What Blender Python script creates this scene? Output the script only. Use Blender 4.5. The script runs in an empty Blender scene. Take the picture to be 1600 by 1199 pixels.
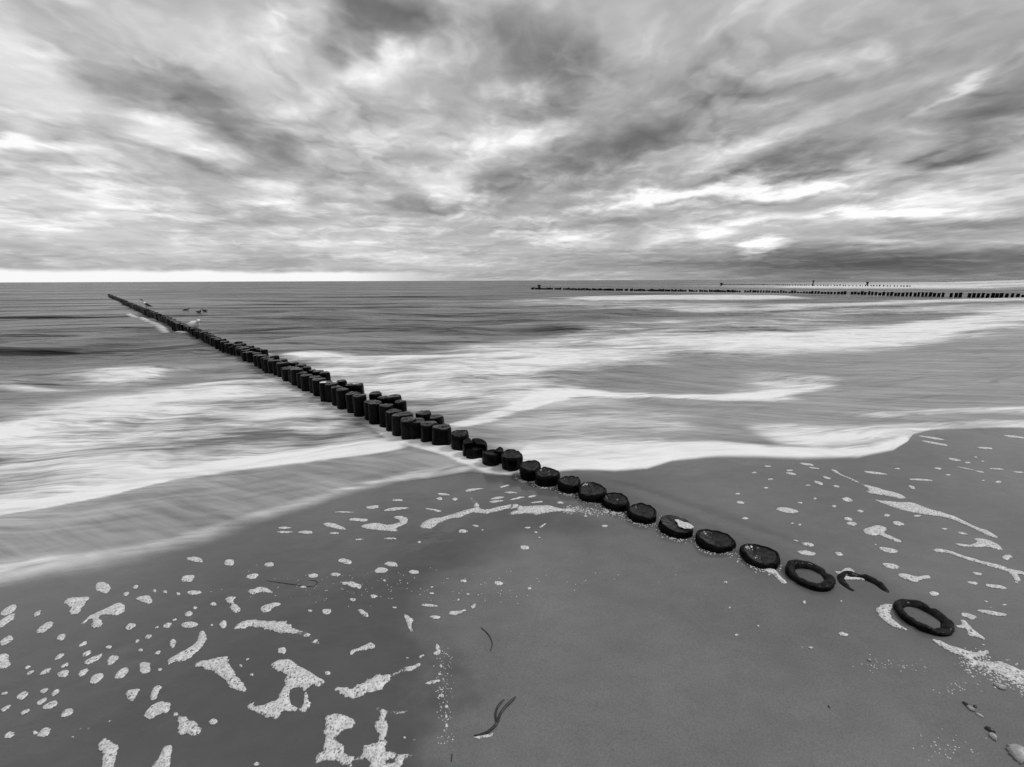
import bpy, bmesh, math, random
import numpy as np
from mathutils import Vector, Matrix
from mathutils.geometry import delaunay_2d_cdt

SC = bpy.context.scene
COL = SC.collection
rnd = random.Random(7)

# ------------------------------------------------------------------ camera
F, H = 640.0, 1.6                       # focal length in photo pixels, eye height above the pile tops
PITCH, ROLL = math.atan(161 / F), math.radians(.215)
_f = np.array([0, math.cos(PITCH), -math.sin(PITCH)])
_u0 = np.array([0, math.sin(PITCH), math.cos(PITCH)])
_r0 = np.array([1., 0, 0])
_r = _r0 * math.cos(ROLL) - _u0 * math.sin(ROLL)
_u = _u0 * math.cos(ROLL) + _r0 * math.sin(ROLL)
cd = bpy.data.cameras.new('camera')
cam = bpy.data.objects.new('camera', cd)
COL.objects.link(cam)
cd.sensor_width = 36
cd.lens = F / 1600 * 36
cd.clip_start, cd.clip_end = .05, 90000
M = Matrix.Identity(4)
for i in range(3):
    M[i][0], M[i][1], M[i][2] = _r[i], _u[i], -_f[i]
M[2][3] = H
cam.matrix_world = M
SC.camera = cam

def ray(x, y):
    d = _f + (x - 800) / F * _r - (y - 599.5) / F * _u
    return d / np.linalg.norm(d)

# ------------------------------------------------------------------ exposure, sun, sky
SC.view_settings.view_transform = 'Standard'
SC.view_settings.look = 'None'
SC.view_settings.exposure = 0.0
SC.view_settings.gamma = 1.0
SC.view_settings.use_curve_mapping = False
SC.cycles.max_bounces = 4
SC.cycles.diffuse_bounces = 2
SC.cycles.glossy_bounces = 2
SC.cycles.transparent_max_bounces = 6

SUN_EL, SUN_AZ = math.radians(52), math.radians(82)      # azimuth clockwise from +Y
sd = bpy.data.lights.new('sun', 'SUN')
sd.energy = 1.5
sd.angle = math.radians(14)
sd.color = (1, 1, 1)
sun = bpy.data.objects.new('sun', sd)
COL.objects.link(sun)
sv = Vector((math.sin(SUN_AZ) * math.cos(SUN_EL), math.cos(SUN_AZ) * math.cos(SUN_EL), math.sin(SUN_EL)))
sun.rotation_euler = (-sv).to_track_quat('-Z', 'Y').to_euler()
sun.location = (0, 0, 30)

class NT:
    """small helper for node trees"""
    def __init__(self, tree):
        self.t = tree
        self.n, self.l = tree.nodes, tree.links
        self.n.clear()
    def new(self, kind, **kw):
        nd = self.n.new(kind)
        for k, v in kw.items():
            setattr(nd, k, v)
        return nd
    def link(self, a, b):
        self.l.new(a, b)
    def put(self, sock, v):
        if isinstance(v, bpy.types.NodeSocket):
            self.l.new(v, sock)
        elif v is not None:
            sock.default_value = v
    def math(self, op, a, b=None, c=None, clamp=False):
        nd = self.new('ShaderNodeMath', operation=op, use_clamp=clamp)
        for i, v in enumerate((a, b, c)):
            self.put(nd.inputs[i], v)
        return nd.outputs[0]
    def vmath(self, op, a, b=None, scale=None):
        nd = self.new('ShaderNodeVectorMath', operation=op)
        self.put(nd.inputs[0], a)
        if b is not None:
            self.put(nd.inputs[1], b)
        if scale is not None:
            self.put(nd.inputs['Scale'], scale)
        return nd
    def noise(self, vec, scale, detail=4, rough=.5, dist=0.0, col=False):
        nd = self.new('ShaderNodeTexNoise')
        self.put(nd.inputs['Vector'], vec)
        nd.inputs['Scale'].default_value = scale
        nd.inputs['Detail'].default_value = detail
        nd.inputs['Roughness'].default_value = rough
        nd.inputs['Distortion'].default_value = dist
        return nd.outputs['Color' if col else 'Fac']
    def rng(self, v, a, b, c=0., d=1., smooth=True):
        nd = self.new('ShaderNodeMapRange', interpolation_type='SMOOTHSTEP' if smooth else 'LINEAR')
        self.put(nd.inputs[0], v)
        for i, x in enumerate((a, b, c, d)):
            self.put(nd.inputs[i + 1], x)
        return nd.outputs[0]
    def comb(self, x, y, z):
        nd = self.new('ShaderNodeCombineXYZ')
        for i, v in enumerate((x, y, z)):
            self.put(nd.inputs[i], v)
        return nd.outputs[0]
    def sep(self, v):
        nd = self.new('ShaderNodeSeparateXYZ')
        self.put(nd.inputs[0], v)
        return nd.outputs
    def grey(self, v):
        return self.comb(v, v, v)
    def mapping(self, vec, loc=(0, 0, 0), rot=(0, 0, 0), scale=(1, 1, 1), kind='POINT'):
        nd = self.new('ShaderNodeMapping', vector_type=kind)
        self.put(nd.inputs['Vector'], vec)
        nd.inputs['Location'].default_value = loc
        nd.inputs['Rotation'].default_value = rot
        nd.inputs['Scale'].default_value = scale
        return nd.outputs[0]

W = bpy.data.worlds.new('World')
SC.world = W
W.use_nodes = True
W.cycles.sampling_method = 'NONE'            # the cloud cover is even: plain bounces light it well
w = NT(W.node_tree)
tc = w.new('ShaderNodeTexCoord')
dirv = tc.outputs['Generated']
dx, dy, dz = w.sep(dirv)
az = w.math('MULTIPLY', w.math('ARCTAN2', dx, dy), 18 / math.pi)          # units of ten degrees
el = w.math('MULTIPLY', w.math('ARCSINE', dz), 18 / math.pi)
elp = w.math('MAXIMUM', el, 0.0)
# cloud deck coordinates: the deck is flat overhead, so it runs together towards the horizon
zz = w.math('ADD', w.math('MAXIMUM', dz, 0.0), .13)
deck = w.comb(w.math('DIVIDE', dx, zz), w.math('DIVIDE', dy, zz), 0.0)
deck = w.mapping(deck, rot=(0, 0, math.radians(4)))
deck_s = w.mapping(deck, scale=(1.0, .92, 1.0))                            # drawn out along the wind
warp_amt = w.math('ADD', w.math('MULTIPLY', elp, .22), .10)
wn = w.noise(deck_s, 1.5, 5, .55, col=True)
wv = w.vmath('SUBTRACT', wn, (.5, .5, .5)).outputs[0]
wv = w.vmath('SCALE', w.vmath('MULTIPLY', wv, (3.4, 2.4, 0)).outputs[0], scale=warp_amt).outputs[0]
P = w.vmath('ADD', w.comb(az, el, 0.0), wv).outputs[0]

def azel(x, y):
    d = ray(x, y)
    return np.array([math.atan2(d[0], d[1]), math.asin(d[2])]) * 18 / math.pi

CLOUDS = [  # x, y, rx, ry (photo pixels), tilt in degrees, amount
    (330, 55, 330, 90, 12, .06), (150, 330, 420, 110, 4, .04), (1200, 150, 480, 150, -10, -.07), (60, 115, 130, 85, 30, .14, .35), (420, 130, 170, 60, 20, .08),
    (250, 130, 150, 30, 26, -.15), (420, 205, 150, 34, 22, -.13), (270, 205, 130, 40, 24, .17, .3),
    (60, 225, 90, 22, 12, .16), (25, 210, 40, 22, 0, .18), (110, 290, 160, 24, 8, .05),
    (420, 296, 62, 22, 6, .24), (330, 262, 120, 22, 14, -.12), (190, 300, 90, 14, 12, .14),
    (600, 35, 130, 60, 18, -.22, .15), (810, 95, 180, 85, 10, -.20), (890, 120, 110, 50, -15, -.10),
    (605, 105, 75, 34, 5, .15), (775, 200, 110, 40, -8, .22), (720, 215, 80, 30, 12, .10),
    (695, 280, 64, 40, 0, .17, .35), (785, 285, 60, 40, -10, -.12), (640, 318, 90, 18, 5, -.12),
    (520, 270, 120, 22, 10, -.05), (560, 300, 70, 20, 0, .09),
    (1010, 200, 240, 70, -28, -.13), (900, 265, 170, 50, -20, -.14), (1180, 120, 260, 40, -22, -.05),
    (1290, 175, 260, 26, -18, .13), (1470, 150, 75, 12, -36, .18), (1180, 225, 170, 16, -14, .10),
    (1050, 300, 150, 18, -8, .38), (1260, 285, 180, 18, -9, .38), (1420, 322, 260, 15, -6, .24),
    (1150, 345, 120, 12, -7, .18), (1190, 262, 190, 17, -13, -.18), (1370, 266, 190, 20, -10, -.18),
    (1520, 215, 170, 55, -22, -.22), (1560, 110, 120, 60, -40, -.14), (1500, 352, 190, 18, -4, -.16),
    (1180, 310, 130, 12, -6, -.12), (1190, 385, 46, 18, -5, .34, .3), (1030, 376, 50, 14, -8, .16),
    (1120, 360, 40, 10, 0, .2), (880, 376, 70, 12, 4, .18), (950, 355, 90, 16, -4, -.1),
    (60, 345, 120, 10, 3, .12), (250, 332, 110, 9, 5, .12), (500, 384, 120, 10, 4, .14), (600, 402, 150, 8, 2, .14),
    (380, 350, 130, 12, 4, -.07), (120, 385, 200, 12, 2, -.05), (1350, 422, 640, 48, 0, -.33), (1500, 405, 280, 26, 0, -.10),
    (1370, 375, 70, 14, 0, .10),
]
tone = None
for (cx, cy, rx, ry, tilt, amt, *core) in CLOUDS:
    core = core[0] if core else 0.0
    t = math.radians(tilt)
    c0 = azel(cx, cy)
    a1 = (azel(cx + rx * math.cos(t), cy + rx * math.sin(t)) - azel(cx - rx * math.cos(t), cy - rx * math.sin(t))) / 2
    b1 = (azel(cx - ry * math.sin(t), cy + ry * math.cos(t)) - azel(cx + ry * math.sin(t), cy - ry * math.cos(t))) / 2
    ang = math.atan2(a1[1], a1[0])
    nb = np.array([-math.sin(ang), math.cos(ang)])
    m = w.mapping(P, (c0[0], c0[1], 0), (0, 0, ang), (np.linalg.norm(a1) * 1.25, abs(b1 @ nb) * 1.25, 1), 'TEXTURE')
    ln = w.vmath('LENGTH', m).outputs['Value']
    v = w.rng(ln, 1.0 - .25 * core, core, 0.0, amt * 1.1)
    tone = v if tone is None else w.math('ADD', tone, v)
# billows: two samples of the same cloud shape a little apart give lit tops and grey bases
wdeck = w.vmath('ADD', deck_s, w.vmath('SCALE', w.vmath('SUBTRACT', w.noise(deck_s, 2.2, 4, .55, col=True), (.5, .5, .5)).outputs[0], scale=.42).outputs[0]).outputs[0]
n1 = w.noise(wdeck, 1.8, 6, .58)
def puffs(vec):
    v = w.new('ShaderNodeTexVoronoi', feature='F1', voronoi_dimensions='2D', normalize=True)
    w.link(vec, v.inputs['Vector'])
    v.inputs['Scale'].default_value = 3.2
    v.inputs['Detail'].default_value = 2.0
    v.inputs['Roughness'].default_value = .5
    v.inputs['Lacunarity'].default_value = 2.3
    return v.outputs['Distance']
pf1 = puffs(wdeck)
pf2 = puffs(w.vmath('ADD', wdeck, (-.03, -.10, 0)).outputs[0])
pmask = w.rng(n1, .40, .60)
emb = w.math('MULTIPLY', w.math('SUBTRACT', pf2, pf1), w.math('ADD', .14, w.math('MULTIPLY', pmask, .44)))
emb = w.math('ADD', emb, w.math('MULTIPLY', w.math('SUBTRACT', n1, .5), .42))
big = w.math('MULTIPLY', w.math('SUBTRACT', w.noise(wdeck, .7, 3, .45), .5), .20)
# flat bars of cloud low over the sea
low = w.rng(el, 1.15, .15)
bars = w.math('MULTIPLY', w.math('SUBTRACT', w.noise(w.comb(w.math('MULTIPLY', az, .32), w.math('MULTIPLY', el, 2.6), 1.7), 1.5, 5, .55), .5), .55)
bars = w.math('MULTIPLY', bars, low)
# bright gap along the horizon on the seaward side
edge = w.math('ADD', .135, w.math('MULTIPLY', w.math('SUBTRACT', w.noise(w.comb(az, 0.0, 3.3), 1.2, 4, .6), .5), .12))
gap = w.math('MULTIPLY', w.rng(el, edge, w.math('SUBTRACT', edge, .05)), w.rng(az, -.4, -2.3))
emb = w.math('MULTIPLY', emb, w.rng(el, .1, 1.0, .45, 1.0))
T = w.math('ADD', w.math('ADD', .74, tone), w.math('ADD', w.math('ADD', emb, big), bars))
T = w.math('ADD', T, w.math('MULTIPLY', gap, w.math('MAXIMUM', w.math('SUBTRACT', .985, T), 0.0)))
T = w.math('MINIMUM', w.math('MAXIMUM', T, .30), 1.0)
cloud = w.math('POWER', T, 2.2)
sky = w.new('ShaderNodeTexSky', sky_type='NISHITA')
sky.sun_disc = False
sky.sun_elevation, sky.sun_rotation = SUN_EL, SUN_AZ
bw = w.new('ShaderNodeRGBToBW')
w.link(sky.outputs[0], bw.inputs[0])
rad = w.math('ADD', w.math('MULTIPLY', bw.outputs[0], .05), w.math('MULTIPLY', cloud, 9.6))
bg = w.new('ShaderNodeBackground')
bg.inputs['Strength'].default_value = .1
w.link(w.grey(rad), bg.inputs['Color'])
wo = w.new('ShaderNodeOutputWorld')
w.link(bg.outputs[0], wo.inputs['Surface'])

# ------------------------------------------------------------------ ground shape
P3 = np.array([1.66, 1.95])
G = np.array([-.71588, .69822])                  # seaward, along the groynes
N = np.array([G[1], -G[0]])                      # along the shore, to the right
WL = -.31                                        # water level; the pile tops are z = 0
KS = [-30000, -200, -60, -12, -3, -.45, 0, .5, 1.0, 1.43, 1.87, 2.34, 2.84, 3.4, 4.1, 6, 10, 30, 80, 30000]
KZ = [8, 6, 2.2, .38, .04, -.002, -.010, -.026, -.034, -.042, -.078, -.135, -.168, -.20, -.28, -.42, -.7, -1.6, -3, -30]

def _hash(ix, iy, seed):
    h = (ix.astype(np.int64) * 374761393 + iy.astype(np.int64) * 668265263 + seed * 1442695041) & 0xffffffff
    h = ((h ^ (h >> 13)) * 1274126177) & 0xffffffff
    h = ((h ^ (h >> 16)) * 2246822519) & 0xffffffff
    return ((h ^ (h >> 15)) & 0xffffff).astype(np.float32) / 0xffffff

def vnoise(x, y, seed=0):
    x = np.asarray(x, float); y = np.asarray(y, float)
    ix, iy = np.floor(x), np.floor(y)
    fx, fy = x - ix, y - iy
    fx = fx * fx * fx * (fx * (fx * 6 - 15) + 10); fy = fy * fy * fy * (fy * (fy * 6 - 15) + 10)
    a, b = _hash(ix, iy, seed), _hash(ix + 1, iy, seed)
    c, d = _hash(ix, iy + 1, seed), _hash(ix + 1, iy + 1, seed)
    return (a + (b - a) * fx) * (1 - fy) + (c + (d - c) * fx) * fy - .5

def fbm(x, y, oct=4, seed=0, gain=.5):
    o, a = 0, 1.
    for k in range(oct):
        o = o + a * vnoise(x * 2 ** k + 17.3 * k, y * 2 ** k - 9.1 * k, seed + k)
        a *= gain
    return o

def sstep(a, b, x):
    t = np.clip((x - a) / (b - a), 0, 1)
    return t * t * (3 - 2 * t)

def sn(x, y):
    qx, qy = x - P3[0], y - P3[1]
    return qx * G[0] + qy * G[1], qx * N[0] + qy * N[1]

def shore_s(x, y):
    """distance seaward, corrected for the shore swinging round on the right"""
    s, n = sn(x, y)
    k = np.where(n < 5, .55 * np.maximum(n, 0), 2.75 + .2 * (np.minimum(n, 70) - 5))
    return s + k

def base_z(x, y):
    return np.interp(shore_s(x, y), KS, KZ)

PILE_PX = [(1442, 966), (1350, 916), (1266, 900), (1187, 868), (1117, 841), (1056, 819), (1003, 797), (962, 779),
           (925, 764), (890, 750), (855, 738), (828, 726), (799, 711), (770, 703), (742, 690), (718, 678), (690, 668)]
def on_plane(x, y, z):
    d = ray(x, y)
    t = (z - H) / d[2]
    return np.array([d[0] * t, d[1] * t])
PILE_XY = [on_plane(x, y, 0) for x, y in PILE_PX]

def beach_z(x, y):
    x = np.asarray(x, float); y = np.asarray(y, float)
    z = base_z(x, y)
    r = np.hypot(x, y)
    k = np.exp(-r / 14)
    z = z + k * (.010 * fbm(x * .9, y * .9, 3, 5) + .0035 * fbm(x * 5, y * 5, 3, 9))
    for (px, py) in PILE_XY[4:12]:
        d2 = (x - px) ** 2 + (y - py) ** 2
        z = z - .016 * np.exp(-d2 / .17 ** 2)
    return z

def at(x, y, lift=0., water=True):
    """the point of the beach or sea seen at a photo pixel"""
    d = ray(x, y)
    z = -.2
    for _ in range(14):
        t = (z - H) / min(d[2], -1e-4)
        q = d[:2] * t
        b = float(base_z(q[0], q[1])) + lift
        z = .5 * z + .5 * (max(b, WL) if water else b)
    return q

# ------------------------------------------------------------------ materials
def material(name):
    m = bpy.data.materials.new(name)
    m.use_nodes = True
    return m, NT(m.node_tree)

def finish(k, shader):
    o = k.new('ShaderNodeOutputMaterial')
    k.link(shader, o.inputs['Surface'])

def principled(k, color=None, rough=.5, spec=.5, ior=1.45, normal=None, coat=None):
    b = k.new('ShaderNodeBsdfPrincipled')
    if isinstance(color, (int, float)):
        color = (color, color, color, 1)
    k.put(b.inputs['Base Color'], color)
    k.put(b.inputs['Roughness'], rough)
    k.put(b.inputs['Specular IOR Level'], spec)
    b.inputs['IOR'].default_value = ior
    if normal is not None:
        k.link(normal, b.inputs['Normal'])
    if coat:
        b.inputs['Coat Weight'].default_value = coat[0]
        b.inputs['Coat Roughness'].default_value = coat[1]
    return b.outputs[0]

def bump(k, h, strength, dist, normal=None):
    b = k.new('ShaderNodeBump')
    k.put(b.inputs['Height'], h)
    k.put(b.inputs['Strength'], strength)
    k.put(b.inputs['Distance'], dist)
    if normal is not None:
        k.link(normal, b.inputs['Normal'])
    return b.outputs[0]

def attr(k, name):
    a = k.new('ShaderNodeAttribute', attribute_name=name)
    return a.outputs['Fac']

SHORE_ANG = math.atan2(N[1], N[0])

def mat_sand():
    m, k = material('wet_sand')
    tc = k.new('ShaderNodeTexCoord').outputs['Object']
    wet = attr(k, 'wet')
    big = k.noise(tc, .8, 4, .55)
    grain = k.noise(tc, 150, 4, .75)
    rip = k.noise(k.mapping(k.vmath('ADD', tc, (0, 0, 0)).outputs[0], rot=(0, 0, -SHORE_ANG), scale=(1, 2.2, 1)), 6, 4, .55)
    speck = k.rng(k.noise(tc, 260, 1, .5), .62, .74)
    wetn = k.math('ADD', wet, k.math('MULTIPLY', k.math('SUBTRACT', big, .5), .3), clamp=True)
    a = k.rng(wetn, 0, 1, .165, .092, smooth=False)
    a = k.math('MULTIPLY', a, k.rng(big, .3, .7, .85, 1.14))
    a = k.math('MULTIPLY', a, k.rng(rip, .3, .7, .95, 1.05))
    dry = k.math('SUBTRACT', 1.0, wetn)
    gr = k.math('MULTIPLY', k.math('SUBTRACT', grain, .5), k.math('ADD', k.math('MULTIPLY', dry, .85), .2))
    a = k.math('MULTIPLY', a, k.math('ADD', 1.0, gr))
    a = k.math('MULTIPLY', a, k.math('SUBTRACT', 1.0, k.math('MULTIPLY', speck, k.math('MULTIPLY', dry, .25))))
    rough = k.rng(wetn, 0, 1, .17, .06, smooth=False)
    nrm = bump(k, grain, k.math('MULTIPLY', dry, .28), .002)
    nrm = bump(k, rip, .2, .012, nrm)
    finish(k, principled(k, k.grey(a), rough, .5, 1.33, nrm))
    return m

def mat_sea():
    m, k = material('sea_water')
    tc = k.new('ShaderNodeTexCoord').outputs['Object']
    foam, cover, shal, sheet = attr(k, 'foam'), attr(k, 'cover'), attr(k, 'shallow'), attr(k, 'sheet')
    al = k.mapping(tc, rot=(0, 0, -math.radians(7)))
    al = k.vmath('MULTIPLY', al, (1, 1, 0)).outputs[0]
    wob = k.vmath('SCALE', k.vmath('SUBTRACT', k.noise(al, .5, 3, .5, col=True), (.5, .5, .5)).outputs[0], scale=.8).outputs[0]
    alw = k.vmath('ADD', al, wob).outputs[0]
    st1 = k.noise(k.mapping(alw, scale=(.16, 1.0, 1)), 1.5, 6, .6)       # long drawn-out streaks
    st2 = k.noise(k.mapping(alw, scale=(.22, 1.6, 1)), 5.0, 4, .6)
    lump = k.noise(k.mapping(alw, scale=(.5, 1.0, 1)), .9, 5, .6)
    swell = k.noise(k.mapping(alw, scale=(.22, 1.0, 1)), .28, 5, .58)
    far = k.noise(k.mapping(al, scale=(.2, 1.0, 1)), .045, 5, .6)
    st3 = k.noise(k.mapping(alw, scale=(.12, 1.8, 1)), 11.0, 3, .6)
    brk = k.math('ADD', k.math('MULTIPLY', k.math('SUBTRACT', st3, .5), .5), k.math('ADD', k.math('MULTIPLY', st1, .9), k.math('ADD', k.math('MULTIPLY', st2, .35), k.math('MULTIPLY', lump, .75))))   # about 1.0
    dv = k.math('SUBTRACT', brk, 1.0)
    f = k.math('ADD', k.math('MULTIPLY', foam, .92), k.math('MULTIPLY', dv, k.math('MULTIPLY', k.rng(foam, 0, .35), k.rng(foam, .5, 1.0, 1.9, 1.35))))
    f = k.rng(f, .02, 1.12, smooth=False)
    rs = k.mapping(k.vmath('ADD', k.mapping(tc, rot=(0, 0, math.radians(27))), k.vmath('SCALE', wob, scale=.18).outputs[0]).outputs[0], scale=(.09, 1.0, 0))
    fan = k.math('ADD', k.math('MULTIPLY', k.noise(rs, 3.0, 5, .6), .9), k.math('MULTIPLY', k.noise(rs, 12.0, 3, .6), .35))   # run of the thin sheets
    brk = k.math('ADD', k.math('MULTIPLY', brk, k.math('SUBTRACT', 1.0, sheet)), k.math('MULTIPLY', k.math('ADD', fan, .375), sheet))
    veil = k.math('MULTIPLY', k.math('ADD', k.math('MULTIPLY', shal, k.rng(sheet, 0, 1, .40, .29, False)), .03), k.rng(brk, .76, 1.24, k.rng(sheet, 0, 1, .15, .5, False), k.rng(sheet, 0, 1, 1.6, 1.25, False)))
    f = k.math('ADD', f, veil, clamp=True)
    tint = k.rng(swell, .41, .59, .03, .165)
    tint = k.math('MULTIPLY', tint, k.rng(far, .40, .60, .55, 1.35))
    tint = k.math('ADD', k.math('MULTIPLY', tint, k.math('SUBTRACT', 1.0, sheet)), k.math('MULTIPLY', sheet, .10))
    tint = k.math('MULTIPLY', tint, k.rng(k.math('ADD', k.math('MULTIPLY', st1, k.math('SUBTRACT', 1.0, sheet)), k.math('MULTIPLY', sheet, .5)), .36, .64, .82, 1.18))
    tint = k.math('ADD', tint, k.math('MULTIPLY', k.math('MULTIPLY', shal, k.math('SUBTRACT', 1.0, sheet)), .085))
    tint = k.math('MULTIPLY', tint, k.math('SUBTRACT', 1.0, k.math('MULTIPLY', attr(k, 'swell_shade'), k.rng(brk, .8, 1.2, 1.0, .4))))  # shaded faces of the swells painted into the water colour
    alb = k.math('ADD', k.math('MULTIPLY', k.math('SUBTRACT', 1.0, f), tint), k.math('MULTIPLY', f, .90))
    rough = k.rng(f, 0, .7, .26, .7)
    nrm = bump(k, swell, 1.0, 1.7)
    nrm = bump(k, st1, k.rng(sheet, 0, 1, .35, .03, False), .12, nrm)
    mid = k.noise(k.mapping(al, scale=(.16, 1.0, 1)), .10, 4, .55)
    deep = k.rng(shal, .05, .7, .7, .0)
    nrm = bump(k, mid, deep, 5.0, nrm)
    nrm = bump(k, far, deep, 14.0, nrm)
    sh = principled(k, k.grey(alb), rough, k.math('MULTIPLY', k.rng(f, 0, .6, .20, .15), k.rng(attr(k, 'swell_shade'), 0, .8, 1.0, .35, False)), 1.33, nrm)
    tr = k.new('ShaderNodeBsdfTransparent')
    mx = k.new('ShaderNodeMixShader')
    k.put(mx.inputs[0], cover)
    k.link(tr.outputs[0], mx.inputs[1])
    k.link(sh, mx.inputs[2])
    finish(k, mx.outputs[0])
    return m

def mat_foam():
    m, k = material('bubbly_foam')
    tc = k.new('ShaderNodeTexCoord').outputs['Object']
    loc = k.new('ShaderNodeObjectInfo').outputs['Location']
    p = k.vmath('ADD', tc, loc).outputs[0]
    v = k.new('ShaderNodeTexVoronoi', feature='F1')
    k.link(p, v.inputs['Vector'])
    v.inputs['Scale'].default_value = 120
    v2 = k.new('ShaderNodeTexVoronoi', feature='F1')
    k.link(p, v2.inputs['Vector'])
    v2.inputs['Scale'].default_value = 62
    n = k.noise(p, 28, 4, .6)
    rim = attr(k, 'rim')
    cell = k.rng(v.outputs['Distance'], .15, .65)
    hole = k.math('MULTIPLY', k.rng(v2.outputs['Distance'], .40, .22), k.rng(n, .42, .58))
    a = k.math('MULTIPLY', k.rng(cell, 0, 1, .52, .80), k.rng(n, .3, .7, .78, 1.06))
    nrm = bump(k, cell, .4, .005)
    sh = principled(k, k.grey(a), .45, .35, 1.33, nrm)
    body = k.math('ADD', k.math('MULTIPLY', rim, 1.0), k.math('MULTIPLY', k.math('SUBTRACT', n, .5), .75))
    body = k.math('SUBTRACT', body, k.math('MULTIPLY', k.math('SUBTRACT', 1.0, cell), .22))
    alpha = k.math('MULTIPLY', k.rng(body, -.12, .26, .0, .93), k.math('SUBTRACT', 1.0, k.math('MULTIPLY', hole, .75)))
    tr = k.new('ShaderNodeBsdfTransparent')
    mx = k.new('ShaderNodeMixShader')
    k.put(mx.inputs[0], alpha)
    k.link(tr.outputs[0], mx.inputs[1])
    k.link(sh, mx.inputs[2])
    finish(k, mx.outputs[0])
    return m

def mat_wood(name, lo, hi, rough):
    m, k = material(name)
    tc = k.new('ShaderNodeTexCoord').outputs['Object']
    oi = k.new('ShaderNodeObjectInfo')
    p = k.vmath('ADD', tc, oi.outputs['Location']).outputs[0]
    fib = k.noise(k.mapping(p, scale=(1, 1, .08)), 46, 5, .62)
    blot = k.noise(p, 7, 4, .6)
    a = k.rng(fib, .32, .72, lo, hi)
    a = k.math('MULTIPLY', a, k.rng(blot, .3, .7, .6, 1.5))
    r = k.math('MULTIPLY', k.rng(blot, .3, .7, .75, 1.6), rough)
    nrm = bump(k, fib, .8, .01)
    nrm = bump(k, blot, .4, .015, nrm)
    finish(k, principled(k, k.grey(a), r, .05, 1.4, nrm, coat=(.07, .05)))
    return m

def mat_grain():
    m, k = material('end_grain')
    tc = k.new('ShaderNodeTexCoord').outputs['Object']
    oi = k.new('ShaderNodeObjectInfo')
    p = k.vmath('ADD', tc, oi.outputs['Location']).outputs[0]
    flat = k.vmath('MULTIPLY', tc, (1, 1, 0)).outputs[0]
    d = k.math('ADD', k.vmath('LENGTH', flat).outputs['Value'], k.math('MULTIPLY', k.noise(p, 12, 3, .5), .03))
    ring = k.math('SINE', k.math('MULTIPLY', d, 420))
    n = k.noise(p, 30, 4, .65)
    a = k.math('MULTIPLY', k.rng(n, .3, .7, .004, .024), k.rng(ring, -1, 1, .8, 1.15))
    nrm = bump(k, k.math('ADD', n, k.math('MULTIPLY', ring, .08)), .5, .006)
    finish(k, principled(k, k.grey(a), k.rng(n, .35, .65, .05, .28), .6, 1.36, nrm))
    return m

def mat_plain(name, v, rough=.6, var=.25, scale=30):
    m, k = material(name)
    tc = k.new('ShaderNodeTexCoord').outputs['Object']
    n = k.noise(tc, scale, 4, .6)
    a = k.math('MULTIPLY', k.rng(n, .3, .7, 1 - var, 1 + var), v)
    finish(k, principled(k, k.grey(a), rough, .4, 1.45, bump(k, n, .2, .003)))
    return m

M_SAND, M_SEA, M_FOAM = mat_sand(), mat_sea(), mat_foam()
M_FROTH = mat_plain('froth_bubbles', .70, .35, .2, 80)
M_WOOD, M_GRAIN = mat_wood('wet_black_wood', .001, .005, .24), mat_grain()
M_RIM = mat_wood('worn_rim_wood', .004, .02, .3)
M_WHITE, M_GREY, M_DARK = mat_plain('white_plumage', .85, .7, .06), mat_plain('grey_plumage', .45, .7, .1), mat_plain('dark_plumage', .02, .5)
M_BEAK = mat_plain('beak_horn', .18, .4)
M_WEED = mat_plain('seaweed', .025, .35, .4, 60)
M_SHELL = mat_plain('shell', .42, .45, .25, 90)
M_STONE = mat_plain('dark_pebble', .03, .3, .4, 60)
M_SAIL, M_HULL = mat_plain('sailcloth', .75, .7, .05), mat_plain('boat_hull', .30, .5, .05)

# ------------------------------------------------------------------ objects
def link(name, me, mat=None, parent=None, loc=None):
    o = bpy.data.objects.new(name, me)
    COL.objects.link(o)
    if mat is not None and not me.materials:
        me.materials.append(mat)
    if parent is not None:
        o.parent = parent
    if loc is not None:
        o.location = loc
    return o

def tag(o, label=None, cat=None, group=None, kind=None):
    if label: o['label'] = label
    if cat: o['category'] = cat
    if group: o['group'] = group
    if kind: o['kind'] = kind
    return o

def smooth(me):
    me.polygons.foreach_set('use_smooth', np.ones(len(me.polygons), bool))
    return me

def mesh_np(name, verts, quads, attrs=None):
    me = bpy.data.meshes.new(name)
    me.vertices.add(len(verts))
    me.vertices.foreach_set('co', np.asarray(verts, np.float32).ravel())
    k = quads.shape[1]
    me.loops.add(quads.size)
    me.loops.foreach_set('vertex_index', quads.astype(np.int32).ravel())
    me.polygons.add(len(quads))
    me.polygons.foreach_set('loop_start', np.arange(0, quads.size, k, dtype=np.int32))
    me.update(calc_edges=True)
    for nm, v in (attrs or {}).items():
        a = me.attributes.new(nm, 'FLOAT', 'POINT')
        a.data.foreach_set('value', np.asarray(v, np.float32).ravel())
    smooth(me)
    me.validate()
    return me

def grid_quads(nr, nc, wrap=False):
    i = np.arange(nr - 1)[:, None] * nc
    j = np.arange(nc if wrap else nc - 1)[None, :]
    j2 = (j + 1) % nc
    return np.stack([i + j, i + j2, i + nc + j2, i + nc + j], -1).reshape(-1, 4)

# ---- beach: one sheet round the camera out to the horizon, finest near the eye
azf = np.arctan(np.linspace(-1.5, 1.5, 760))
azs = np.concatenate([azf, np.linspace(azf[-1], azf[0] + 2 * np.pi, 62)[1:-1]])
rr = 1 / np.linspace(1 / .75, 1 / 26, 330)
rr = np.concatenate([[.02, .15, .3, .45, .6], rr, np.geomspace(27, 30000, 60)])
R_, A_ = np.meshgrid(rr, azs, indexing='ij')
bx, by = (R_ * np.sin(A_)).ravel(), (R_ * np.cos(A_)).ravel()
bz = beach_z(bx, by)
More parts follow.
